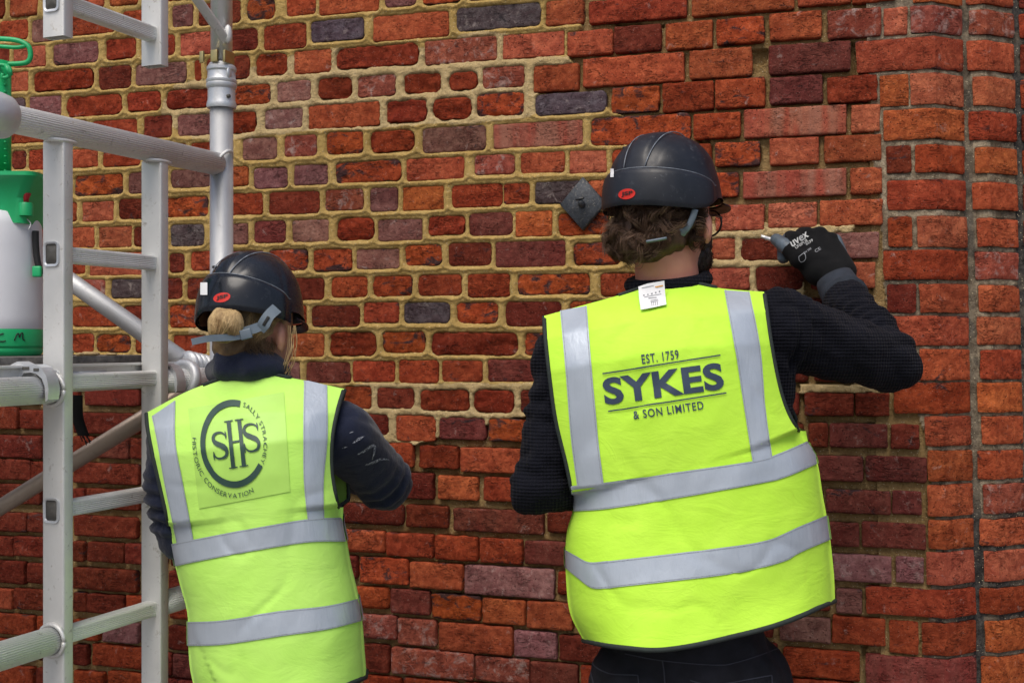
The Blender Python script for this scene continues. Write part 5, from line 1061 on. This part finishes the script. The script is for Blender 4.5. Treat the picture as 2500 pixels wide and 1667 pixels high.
hv = [(np.array(v.co[:]), np.array(v.normal[:])) for v in hairb.vertices if hair_ok(np.array(v.co[:]) - HC)]
rg = random.Random(5); pick = rg.sample(hv, min(120, len(hv)))
clumps(hn, [p - n * .003 for p, n in pick], [n for p, n in pick], .062, .013, 26, .00085, .0042, 6); hn.build('wavy_locks', M_HAIR, ho)
hn = MB(); pick = rg.sample(hv, min(60, len(hv))); clumps(hn, [p - n * .001 for p, n in pick], [n for p, n in pick], .060, .016, 16, .0007, .0055, 9, .3); hn.build('loose_strands', hair_mat('brown_hair_light', (.085, .047, .029), (.21, .128, .083)), ho)
# beard, sideburn, glasses, cradle strap
bd_ = blob([('e', H(.030, .045, -.075), (.037, .05, .045), 18, 12, hax), ('e', H(-.030, .045, -.075), (.037, .05, .045), 18, 12, hax), ('e', H(0, .075, -.095), (.04, .03, .032), 18, 12, hax), ('c', H(.058, .046, -.01), .012, H(.052, .046, -.075), .019), ('c', H(-.058, .046, -.01), .012, H(-.052, .046, -.075), .019)], .005, 3)
displace(bd_, .004, 90, 350); bo = obj('beard', bd_, M_BEARD, man)
bv = [(np.array(v.co[:]), np.array(v.normal[:])) for v in bd_.vertices]; pick = rg.sample(bv, min(500, len(bv))); hn = MB(); locks(hn, [p for p, n in pick], [n for p, n in pick], .011, .0007, .002, 5, 12, .5); hn.build('beard_hairs', M_BEARD, bo)
m = MB(); blkp = plain('black_frame_plastic', (.012, .012, .014), .3)
for sg in (1, -1):
    ring = [H(sg * .042 + .030 * math.cos(a), .100 - .010 * abs(math.cos(a)) * (1 if math.cos(a) * sg > 0 else 0), .000 + .026 * math.sin(a)) for a in np.linspace(0, 2 * math.pi, 30)]; m.tube(ring, .0022, n=8, cap=False)
    m.tube([H(sg * .071, .092, .010), H(sg * .078, .05, .010), H(sg * .080, .0, .006), H(sg * .079, -.012, -.012)], .0022, n=8)
m.tube([H(-.010, .104, .010), H(0, .107, .013), H(.010, .104, .010)], .002, n=8); gl = m.build('glasses', blkp, man)
m = MB(); sp_ = catmull([O(1597, 478, 2.36), O(1590, 500, 2.362), O(1578, 522, 2.365), O(1566, 532, 2.372), O(1552, 537, 2.38)], 22); m.tube(sp_, [.0065] * 14 + [.008, .009, .009, .008, .007, .006, .005, .004], n=10, flat=.5); m.build('cradle_strap', M_GREYP, hm)
m = MB(); m.tube(catmull([O(1485, 553, 2.345), O(1508, 549, 2.34), O(1530, 545, 2.342)], 10), .0058, n=10, flat=.5); m.build('nape_strap', M_GREYP, hm)
# gloved right hand
fw = np.array([0.30, .954, 0]); up_ = np.array(knR - wrR); up_ /= np.linalg.norm(up_)
gp_ = [('c', wrR + (wrR - knR) * .08, .041, wrR + (knR - wrR) * .25, .037)]
kn = [A3(1826, 548, 2.842), A3(1854, 538, 2.852), A3(1883, 536, 2.854), A3(1909, 548, 2.85)]; rr = [.0178, .0185, .0180, .0165]
for k, (q, r_) in enumerate(zip(kn, rr)): gp_.append(('c', wrR + (knR - wrR) * .30 + np.array([(k - 1.5) * .018, .004, 0]), .034, q + np.array([0, -.004, -.016]), .0235))
GB = list(gp_)
fing = []
for k, (q, r_) in enumerate(zip(kn, rr)):
    p1 = q + np.array([-.006, .020, .006 - .003 * k]); p2 = p1 + np.array([-.012, .010, -.024]); p3 = p2 + np.array([-.004, -.008, -.022])
    GB += [('c', q, r_ + .0015, p1, r_), ('c', p1, r_, p2, r_ - .0015)]; fing.append((p1, p2, p3, r_))
th0, th1, th2 = A3(1836, 592, 2.815), A3(1808, 566, 2.835), A3(1783, 548, 2.858)
GB += [('c', wrR + (knR - wrR) * .45, .030, th0, .024), ('c', th0, .022, th1, .0185)]
gmsh = blob(GB, .0042, 3); M_GLOVE = knit_mat('black_glove_knit', (.0075, .0078, .0085), 160, .3); go = obj('glove', gmsh, M_GLOVE, man); gb = bvh_of(gmsh)
M_LATEX = plain('grey_coated_fingers', (.075, .10, .125), .5, 0, .35, 60, .5, 300)
for k, (p1, p2, p3, r_) in enumerate(fing):
    obj('fingertip_coating', blob([('c', p1 + (p2 - p1) * .12, r_ + .0008, p2, r_ - .0002), ('c', p2, r_ - .0005, p3, r_ - .003)], .004, 2), M_LATEX, go)
obj('thumb_coating', blob([('c', th1, .0192, th2, .0145), ('c', th2, .013, th2 + (th2 - th1) * .10, .0115)], .0035, 2), M_LATEX, go)
cuff = wrR + (wrR - knR) * .06; ud = (wrR - knR) / np.linalg.norm(wrR - knR)
obj('palm_coating', blob([('c', kn[3] + np.array([.010, .004, -.002]), .0165, wrR + (knR - wrR) * .42 + np.array([.040, .006, .004]), .0165)], .004, 2), M_LATEX, go)
m = MB(); m.tube([wrR + (knR - wrR) * .16, wrR + (knR - wrR) * .02, wrR - (knR - wrR) * .12 + (elR - wrR) * .04, wrR + (elR - wrR) * .17], [.043, .0460, .0490, .0515], n=32); cf = m.build('glove_cuff', plain('ribbed_slate_cuff', (.018, .024, .036), .9, 0, .2, 50, .5, 500), go)
M_SILV = plain('silver_print', (.34, .35, .35), .5)
for nm, txt, bl, br_, tL, bold, mt in (('glove_print', 'uvex', tl('I', (1622, 756))[0], tl('I', (1775, 656))[0], tl('I', (1598, 708))[0], .02, M_SILV), ('glove_print', 'UNIPUR', tl('I', (1655, 772))[0], tl('I', (1768, 700))[0], tl('I', (1641, 748))[0], .012, M_SILV), ('glove_print', '6639', tl('I', (1748, 740))[0], tl('I', (1812, 698))[0], tl('I', (1737, 718))[0], .012, M_SILV),
                                    ('glove_print', 'EN 388', tl('I', (1730, 818))[0], tl('I', (1795, 772))[0], tl('I', (1720, 802))[0], .01, m_grey), ('glove_print', 'CE', tl('I', (1835, 806))[0], tl('I', (1884, 774))[0], tl('I', (1820, 782))[0], .01, m_grey)):
    v, t = text2d(txt, bold, .3); lettering(nm, gb, v, t, lambda q, a=bl, b=br_, c=tL: quadmap(q, a, b, c), mt, go, .0016)
sh_pts = tl('I', (1680, 838), (1728, 808), (1742, 850), (1728, 875), (1702, 884), (1685, 868), (1680, 838)); c_ = catmull(sh_pts, 36); d_ = np.gradient(c_, axis=0); d_ /= np.linalg.norm(d_, axis=1)[:, None] + 1e-9; nr_ = np.stack([-d_[:, 1], d_[:, 0]], -1) * .7
obj('glove_print', mesh_np('glove_print', drape(gb, np.vstack([c_ - nr_, c_ + nr_]), .0016), grid_quads(36, 2)), m_grey, go)
adopt(man)
# pointing tool held against the joint
tip = A3(1748, 541, 2.895); grip = th2 + np.array([.004, .006, -.004])
dv = (grip - tip) / np.linalg.norm(grip - tip); sv = np.array([0, 0, 1.0]); m = MB()
bl = [tip - dv * .0, tip + dv * .028]; v = []
for p, hw in ((tip, .0042), (tip + dv * .012, .0050), (tip + dv * .030, .0050), (tip + dv * .055, .0040)):
    for a, b in ((1, -.0008), (1, .0008), (-1, .0008), (-1, -.0008)): v.append(p + sv * hw * a + np.array([0, 1, 0]) * b)
m.add(v, grid_quads(4, 4, wrap=True), [[0, 1, 2], [0, 2, 3]]); tool = m.build('pointing_iron', alu_mat('trowel_steel', (.70, .70, .69), .3, .5, .9), None, smooth=False); tag(tool, 'narrow steel pointing tool in the gloved hand, its tip in the fresh mortar joint', 'pointing tool')
m = MB(); m.tube([tip + dv * .052, tip + dv * .066, tip + dv * .085], [.003, .007, .0075], n=12); m.build('handle', plain('beech_handle', (.35, .2, .09), .6), tool)

# ---------------------------------------------------------------- worker on the left
WS = .905
_O, _blob = O, blob
def O(x, y, Y): return _O(x, y, Y * WS)
def A3(*a): return np.array(O(*a))
def H(r, f, z): return HC + (rm * r + fm * f + Z3 * z) * WS
def blob(parts, voxel=.006, smooth=6): return _blob([(p[0], p[1], p[2] * WS, p[3], p[4] * WS) + tuple(p[5:]) if p[0] == 'c' else (p[0], p[1], tuple(q * WS for q in p[2])) + tuple(p[3:]) for p in parts], voxel, smooth)
FOOT_W = (float(O(600, 0, 2.64)[0]), 2.64 * WS, 0)
wom = empty('person', FOOT_W); tag(wom, 'worker on the left with a blonde bun, in a hi-vis vest with a round logo', 'person')
HC = A3(588, 742, 2.66); YAW_W = math.radians(33); fm = np.array([math.sin(YAW_W), math.cos(YAW_W), 0]); rm = np.array([math.cos(YAW_W), -math.sin(YAW_W), 0]); hax = np.array([rm, fm, Z3])
shR, elR, wrR = A3(785, 990, 2.64), A3(893, 1112, 2.83), A3(760, 1060, 3.02); shL, elL, wrL = A3(398, 1010, 2.64), A3(408, 1222, 2.67), A3(520, 1150, 2.95)
nek = A3(585, 872, 2.655); chest = A3(590, 1090, 2.64); belly = A3(610, 1380, 2.65); pel = A3(630, 1640, 2.66)
hipL, hipR = pel + np.array([-.09, 0, -.03]), pel + np.array([.09, 0, -.03]); knL, knRr = np.array([hipL[0] - .02, 2.64 * WS, .45]), np.array([hipR[0] + .02, 2.64 * WS, .45]); anL, anR = np.array([knL[0], 2.67 * WS, .085]), np.array([knRr[0], 2.67 * WS, .085])
body = blob([('e', H(0, 0, .02), (.071, .090, .104), 24, 16, hax), ('e', H(0, .03, -.05), (.056, .064, .068), 20, 14, hax), ('c', H(0, .08, -.02), .010, H(0, .097, -.042), .013), ('e', H(0, .064, -.093), (.025, .022, .022), 14, 10, hax), ear(0, .073, -.006, -.030, 1, H), ear(0, .073, -.006, -.030, -1, H),
             ('c', H(0, -.015, -.06), .052, nek, .056), ('c', nek, .06, chest, .09), ('c', chest, .115, belly, .10), ('c', belly, .10, pel + np.array([0, .02, 0]), .10), ('c', nek + Z3 * -.05, .05, shR, .045), ('c', nek + Z3 * -.05, .05, shL, .045), ('c', shR, .045, elR, .036), ('c', elR, .036, wrR, .027), ('c', wrR, .027, wrR + np.array([-.03, .07, 0]), .03),
             ('c', shL, .045, elL, .036), ('c', elL, .036, wrL, .027), ('c', wrL, .027, wrL + np.array([.03, .07, 0]), .03), ('c', hipL, .085, knL, .052), ('c', knL, .05, anL, .036), ('c', hipR, .085, knRr, .052), ('c', knRr, .05, anR, .036), ('c', anL, .034, anL + np.array([0, .11, -.045]), .028), ('c', anR, .034, anR + np.array([0, .11, -.045]), .028)], .0065, 5)
obj('body', body, M_SKIN2, wom)
fl = blob([('c', nek + Z3 * -.03, .075, chest, .125), ('c', chest, .14, belly, .135), ('c', belly, .118, pel + Z3 * .03 + np.array([.01, .02, 0]), .105), ('c', nek + Z3 * -.07, .06, shR + np.array([-.02, 0, 0]), .068), ('c', nek + Z3 * -.07, .06, shL + np.array([.02, 0, 0]), .066), ('c', shR, .070, (shR + elR) / 2, .062), ('c', (shR + elR) / 2, .062, elR, .057), ('c', elR, .056, wrR, .045),
           ('c', shL, .058, (shL + elL) / 2, .058), ('c', (shL + elL) / 2, .058, elL, .056), ('c', elL, .054, wrL, .044)], .006, 5)
n = len(fl.vertices); co = np.empty(n * 3, np.float32); fl.vertices.foreach_get('co', co); co = co.reshape(-1, 3); nn = np.array([v.normal[:] for v in fl.vertices])
disp = fbm(co[:, 0] * 15, co[:, 2] * 16 + co[:, 1] * 9, 401, 4) * .008 + (np.abs(fbm(co[:, 0] * 10 + co[:, 2] * 8, co[:, 2] * 11 - co[:, 0] * 7 + co[:, 1] * 8, 405, 3)) - .25) * .018
t_, d_ = seg(co, shL, elL); w_ = np.exp(-((t_ - .75) / .35) ** 2) * (d_ < .09); disp = disp + w_ * .0065 * np.sin(t_ * 40 + 4 * fbm(co[:, 0] * 12, co[:, 2] * 12, 88, 2))
t_, d_ = seg(co, shR, elR); w_ = np.exp(-((t_ - .9) / .3) ** 2) * (d_ < .085); disp = disp + w_ * .004 * np.sin(t_ * 36 + 5 * fbm(co[:, 0] * 12, co[:, 2] * 12, 89, 2))
fl.vertices.foreach_set('co', (co + nn * disp[:, None]).astype(np.float32).ravel()); fl.update(); fo = obj('fleece_jacket', fl, M_FLEECE, wom); fb = bvh_of(fl)
cl = blob([('c', A3(520, 845, 2.60), .030, A3(575, 838, 2.585), .032), ('c', A3(575, 838, 2.585), .032, A3(628, 842, 2.61), .028), ('c', A3(500, 850, 2.66), .028, A3(520, 845, 2.60), .030), ('c', A3(628, 842, 2.61), .028, A3(642, 850, 2.68), .026), ('c', A3(510, 822, 2.61), .020, A3(572, 812, 2.595), .022), ('c', A3(572, 812, 2.595), .022, A3(622, 826, 2.62), .018), ('c', A3(642, 850, 2.68), .026, A3(585, 850, 2.73), .026), ('c', A3(585, 850, 2.73), .026, A3(500, 850, 2.66), .026)], .005, 4)
displace(cl, .005, 30, 410); obj('collar', cl, M_FLEECE, fo)
# dried mortar smeared on the sleeve
M_SMEAR = NT('dried_mortar_smear'); _p = M_SMEAR.pos(); _a = M_SMEAR.ramp(M_SMEAR.noise(_p, 420, 4, .8), .47, .56); M_SMEAR = M_SMEAR.out((.46, .48, .54), .95, None, None, Alpha=_a)
for pts, w in ((tl('L', (1345, 1040), (1390, 1010), (1450, 975)), 6), (tl('L', (1390, 1140), (1450, 1110), (1530, 1060), (1545, 1110), (1520, 1190)), 6.5), (tl('L', (1460, 1235), (1530, 1215), (1600, 1185), (1675, 1190)), 6), (tl('L', (1250, 1085), (1300, 1070)), 3), (tl('L', (1845, 1545), (1900, 1550), (1935, 1530)), 5), (tl('L', (1315, 950), (1355, 935)), 3)):
    c = catmull(pts, 24) if len(pts) > 2 else np.linspace(pts[0], pts[1], 24); d = np.gradient(c, axis=0); d /= np.linalg.norm(d, axis=1)[:, None] + 1e-9; nr_ = np.stack([-d[:, 1], d[:, 0]], -1) * (w / 2 * np.sin(np.linspace(.3, 2.9, 24)))[:, None]
    obj('mortar_smear', mesh_np('mortar_smear', drape(fb, np.vstack([c - nr_, c, c + nr_]), .0016), grid_quads(24, 3)), M_SMEAR, fo)
jm = blob([('c', belly + Z3 * -.1, .105, pel + np.array([.01, .02, 0]), .11), ('e', pel + np.array([-.045, .01, -.07]), (.09, .10, .11)), ('e', pel + np.array([.06, .01, -.07]), (.09, .10, .11)), ('c', hipL, .10, knL, .07), ('c', knL, .068, anL, .058), ('c', hipR, .10, knRr, .07), ('c', knRr, .068, anR, .058)], .008, 4); obj('work_trousers', jm, M_JEAN, wom)
for an in (anL, anR):
    m = MB(); m.cap(an + np.array([0, -.02, -.03]), .054, an + np.array([0, .02, .03]), .052); m.cap(an + np.array([0, -.03, -.042]), .042, an + np.array([0, .15, -.045]), .039); obj('boot', remesh(recalc(m.mesh('boot')), .008, 3), M_BOOT, wom)
WR = [[(452, 1600), (550, 1618), (640, 1615), (740, 1592), (840, 1552)], [(437, 1535), (540, 1550), (635, 1545), (740, 1525), (836, 1500)], [(432, 1470), (540, 1480), (632, 1465), (740, 1445), (830, 1425)], [(430, 1405), (530, 1405), (625, 1390), (725, 1375), (820, 1365)],
      [(412, 1335), (520, 1335), (615, 1320), (710, 1305), (804, 1295)], [(397, 1270), (510, 1265), (605, 1250), (700, 1235), (793, 1228)], [(388, 1205), (500, 1195), (600, 1180), (690, 1168), (776, 1160)], [(368, 1115), (485, 1105), (590, 1092), (680, 1085), (762, 1080)],
      [(352, 1045), (475, 1030), (585, 1018), (675, 1008), (763, 1005)], [(340, 985), (470, 965), (585, 950), (680, 945), (774, 945)], [(336, 945), (450, 888), (575, 853), (680, 868), (790, 891)]]
wv_ = Vest('hi_vis_vest', WR, [y * WS for y in (2.67, 2.665, 2.66, 2.655, 2.65, 2.645, 2.64, 2.635, 2.63, 2.63, 2.64)], [d * WS for d in (.205, .195, .187, .178, .168, .158, .152, .148, .138, .105, .045)], 6.0, M_VEST2, wom, .0068, 17, 22)
wv_.band(px((396, 1246), (450, 1235), (560, 1214), (700, 1190), (783, 1186)), px((405, 1297), (450, 1287), (560, 1266), (700, 1243), (792, 1241)), (640, 1310)); wv_.band(px((433, 1425), (520, 1420), (640, 1400), (750, 1388), (822, 1372)), px((433, 1480), (520, 1476), (640, 1458), (750, 1442), (828, 1423)), (660, 1520))
strip('reflective_strap', wv_.bvh, px((350, 955), (362, 1010), (380, 1110), (408, 1244)), px((404, 918), (404, 1010), (420, 1100), (446, 1236)), M_TAPE, wv_.o, centre=(600, 1150)); strip('reflective_strap', wv_.bvh, px((698, 871), (696, 1000), (697, 1100), (706, 1192)), px((751, 884), (751, 1000), (742, 1100), (743, 1190)), M_TAPE, wv_.o, centre=(600, 1150))
# printed logo panel
M_PANEL = plain('printed_panel', (.43, .74, .13), .5, 0, .08, 12)
g = [tuple(np.array(px((433, 937))[0]) * (1 - a) * (1 - b) + np.array(px((652, 899))[0]) * a * (1 - b) + np.array(px((458, 1165))[0]) * (1 - a) * b + np.array(px((666, 1126))[0]) * a * b) for b in np.linspace(0, 1, 40) for a in np.linspace(0, 1, 40)]
obj('logo_panel', mesh_np('logo_panel', drape(wv_.bvh, g, .0016), grid_quads(40, 40)), M_PANEL, wv_.o)
LC_, LX, LY = np.array([572, 1081.]), np.array([80., -13.]), np.array([-11.5, -105.])
def lmap(v): v = np.asarray(v); return LC_ + v[:, :1] * LX + v[:, 1:] * LY
def arcband(a0, a1, r0, r1, n=90): th = np.radians(np.linspace(a0, a1, n)); return np.vstack([np.stack([r * np.cos(th), r * np.sin(th)], -1) for r in np.linspace(r0, r1, 4)]), grid_quads(n, 4)
v, q = arcband(70, 322, .850, 1.0); obj('logo_ring', mesh_np('logo_ring', drape(wv_.bvh, lmap(v), .0036), q), M_GREENP, wv_.o)
def arctext(txt, a0, a1, r, hgt, inward, nm):
    ws = []; gl_ = []
    for ch in txt:
        if ch == ' ': ws.append(.32); gl_.append(None); continue
        v, t = text2d(ch, .0, .3); ws.append(v[:, 0].max() - v[:, 0].min() + .14); gl_.append((v - np.array([v[:, 0].min(), 0]), t))
    tot = sum(ws); s_ = 0; V = []; T = []; n = 0
    for w, g_ in zip(ws, gl_):
        if g_ is not None:
            v, t = g_; f = (s_ + (v[:, 0] + .07)) / tot; th = np.radians(a0 + (a1 - a0) * f); h_ = v[:, 1] / .72 * hgt; rr_ = (r + hgt / 2 - h_) if inward else (r - hgt / 2 + h_)
            V.append(np.stack([rr_ * np.cos(th), rr_ * np.sin(th)], -1)); T.append(t + n); n += len(v)
        s_ += w
    lettering(nm, wv_.bvh, np.concatenate(V), np.concatenate(T), lmap, M_GREENP, wv_.o, .0036)
arctext('SALLY STRACHEY', 65, -36, .945, .115, False, 'logo_lettering'); arctext('HISTORIC CONSERVATION', 166, 292, 1.18, .115, True, 'logo_lettering')
def stroke(pts, wd, n=46): c = catmull(pts, n); d = np.gradient(c, axis=0); d /= np.linalg.norm(d, axis=1)[:, None]; w = np.interp(np.linspace(0, 1, n), np.linspace(0, 1, len(wd)), wd); nr_ = np.stack([-d[:, 1], d[:, 0]], -1) * w[:, None] / 2; return np.vstack([c - nr_, c, c + nr_]), grid_quads(n, 3)
def mono(vq, nm='logo_monogram'): obj(nm, mesh_np(nm, drape(wv_.bvh, lmap(vq[0]), .0036), vq[1]), M_GREENP, wv_.o)
SP = [(.72, .50), (.62, .74), (.32, .92), (-.08, .97), (-.52, .86), (-.70, .55), (-.50, .24), (.0, .02), (.50, -.22), (.70, -.54), (.50, -.86), (.02, -.97), (-.42, -.90), (-.70, -.68), (-.80, -.42)]
for ca_, cb_, ha, hb_ in ((-.41, .01, .27, .30), (.545, .075, .285, .315)):
    mono(stroke([(ca_ + a * ha, cb_ + b * hb_) for a, b in SP], [.03, .04, .05, .09, .12, .12, .09, .05, .04, .03]))
    mono(stroke([(ca_ + .70 * ha, cb_ + .98 * hb_), (ca_ + .73 * ha, cb_ + .70 * hb_), (ca_ + .72 * ha, cb_ + .40 * hb_)], [.03, .045, .02], 12)); mono(stroke([(ca_ - .78 * ha, cb_ - 1.0 * hb_), (ca_ - .82 * ha, cb_ - .70 * hb_), (ca_ - .80 * ha, cb_ - .36 * hb_)], [.03, .045, .02], 12))
for xs in (-.085, .235):
    mono(stroke([(xs, .52), (xs, .2), (xs, -.2), (xs, -.53)], [.125, .115, .115, .125], 30))
    for yy in (.525, -.535): mono(stroke([(xs - .13, yy), (xs, yy), (xs + .13, yy)], [.025, .03, .025], 10))
mono(stroke([(-.05, .03), (.075, .03), (.20, .03)], [.045, .045, .045], 10))
hw_, hax_, hc_, hpb = helmet(wom, H(-.004, -.008, .020), YAW_W, math.radians(5), M_HELM2, ((542.3, 724), (21, 11.5)), math.radians(-12), side_tag=(491, 688, 508, 718), sz=(.104 * WS, .118 * WS, .133 * WS), rim=[(176, -.036), (205, -.034), (235, -.022), (260, -.006), (300, -.001), (330, -.005), (364, -.016)], peak=.015)
# hair: cap, bun, strands
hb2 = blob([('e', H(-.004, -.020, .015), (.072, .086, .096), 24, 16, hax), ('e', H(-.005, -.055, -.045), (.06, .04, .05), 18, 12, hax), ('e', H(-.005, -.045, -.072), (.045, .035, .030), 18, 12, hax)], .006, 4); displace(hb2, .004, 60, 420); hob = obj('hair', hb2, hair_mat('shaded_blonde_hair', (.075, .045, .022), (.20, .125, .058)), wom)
bc = A3(519, 745, 2.545); bm_ = MB(); bm_.ell((0, 0, 0), (1, 1, 1), 32, 22); bme = bm_.mesh('bun')
def bunr(d): return 1 + .08 * math.sin(d[0] * 3.2 + 1.0) * math.cos(d[2] * 3.0 - .5) + .03 * math.sin(d[0] * 7 + d[2] * 5)
for v in bme.vertices: d = np.array(v.co[:]); d = d / (np.linalg.norm(d) + 1e-9); v.co = Vector(bc + d * np.array([.0315, .029, .0305]) * bunr(d))
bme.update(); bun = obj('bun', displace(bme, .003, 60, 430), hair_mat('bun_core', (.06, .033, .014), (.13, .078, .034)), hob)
hn = MB(); rg = random.Random(21); BRD = np.array([.0318, .0292, .0310])
for k in range(900):
    # hair drawn over the bun from the upper right, looping down and under
    az = rg.uniform(-1.5, 1.5); lift = rg.uniform(-.35, .35); pts = []; R0 = rg.uniform(.97, 1.12); q0 = rg.uniform(-.2, .9); q1 = q0 + rg.uniform(1.2, 2.4); lean_ = rg.gauss(.35, .30)
    for q in np.linspace(q0, q1, 12):
        d = np.array([math.sin(az) * math.sin(q) + lean_ * math.cos(q), -math.cos(az) * math.sin(q), math.cos(q) + lift * math.sin(q) * .4]); d /= np.linalg.norm(d); pts.append(bc + d * BRD * R0 * bunr(d))
    hn.tube(pts, [.0003 + .0006 * math.sin(math.pi * i / 11) for i in range(12)], n=3, cap=False)
hn.build('bun_strands', M_BLOND, bun)
hn = MB()
for k in range(620):
    x0 = rg.uniform(535, 664); p0 = O(x0, rg.uniform(712, 735), 2.572 + abs(x0 - 575) * .0006); x1 = 535 + (x0 - 540) * .35 + rg.uniform(-8, 16); p1 = O((x0 + x1) / 2 + rg.uniform(-8, 8), rg.uniform(748, 765), 2.566 + abs(x0 - 575) * .0005); p2 = O(x1, rg.uniform(760, 790), 2.582)
    hn.tube(catmull([p0, p1, p2], 9), [.0003 + .0005 * math.sin(math.pi * i / 8) for i in range(9)], n=3, cap=False)
nw = MB()
for k in range(240):
    x0 = rg.uniform(520, 630); dy_ = 2.574 + abs(x0 - 573) * .0006; p0 = O(x0, rg.uniform(770, 792), dy_); p1 = O(x0 + rg.uniform(-8, 8), rg.uniform(790, 802), dy_ - .008); p2 = O(x0 + rg.uniform(-14, 18), rg.uniform(797, 822), dy_ - .010); nw.tube(catmull([p0, p1, p2], 8), [.0004] * 4 + [.0004, .0003, .0002, .0001], n=3, cap=False)
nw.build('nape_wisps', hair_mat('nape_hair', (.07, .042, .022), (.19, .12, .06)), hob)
for k in range(9):
    x0 = rg.uniform(660, 680); hn.tube(catmull([O(x0, 745, 2.60), O(x0 + rg.uniform(-6, 6), 790, 2.60), O(x0 - rg.uniform(0, 18), 830, 2.60), O(x0 - rg.uniform(10, 26), rg.uniform(845, 868), 2.61)], 12), .0006, n=5, cap=False)
hn.build('loose_strands', M_BLOND, hob)
# cradle strap: nape band, tail and slotted arm
def ribbon(pts, w, name, Yt=.003):
    c = np.array(catmull([np.array(p) for p in pts], 30)); d = np.gradient(c, axis=0); d /= np.linalg.norm(d, axis=1)[:, None]; s_ = np.cross(d, [0, 1, 0]); s_ /= np.linalg.norm(s_, axis=1)[:, None]
    wv = np.interp(np.linspace(0, 1, 30), np.linspace(0, 1, len(w)), w)[:, None] / 2; off = np.array([0, Yt, 0]); v = np.stack([c - s_ * wv, c + s_ * wv, c + s_ * wv + off, c - s_ * wv + off], 1).reshape(-1, 3)
    m = MB(); m.add(v, grid_quads(4, 30, wrap=True), [[0, 1, 2], [0, 2, 3], [116, 118, 117], [116, 119, 118]]); return autosmooth(m.build(name, M_GREYP, hw_))
ribbon([O(440, 783, 2.50), O(480, 775, 2.505), O(530, 772, 2.52), O(560, 768, 2.535)], [.012, .0125, .013, .013], 'strap_tail'); ribbon([O(545, 764, 2.535), O(585, 752, 2.545), O(604, 744, 2.552)], [.016, .018, .016], 'nape_band'); sl_ = ribbon([O(598, 758, 2.55), O(606, 742, 2.545), O(618, 722, 2.548), O(636, 705, 2.56)], [.016, .024, .021, .022], 'strap_arm')
m = MB(); m.box(A3(611, 735, 2.5445), .006, .0016, .020, ax=[[.85, 0, -.5], [0, 1, 0], [.5, 0, .85]], bev=.001); m.build('strap_slot', M_INK, sl_)
m = MB(); m.box(A3(565, 765, 2.530), .022, .006, .019, ax=[[.96, 0, .25], [0, 1, 0], [-.25, 0, .96]], bev=.002); m.build('strap_buckle', M_GREYP, hw_)
adopt(wom)
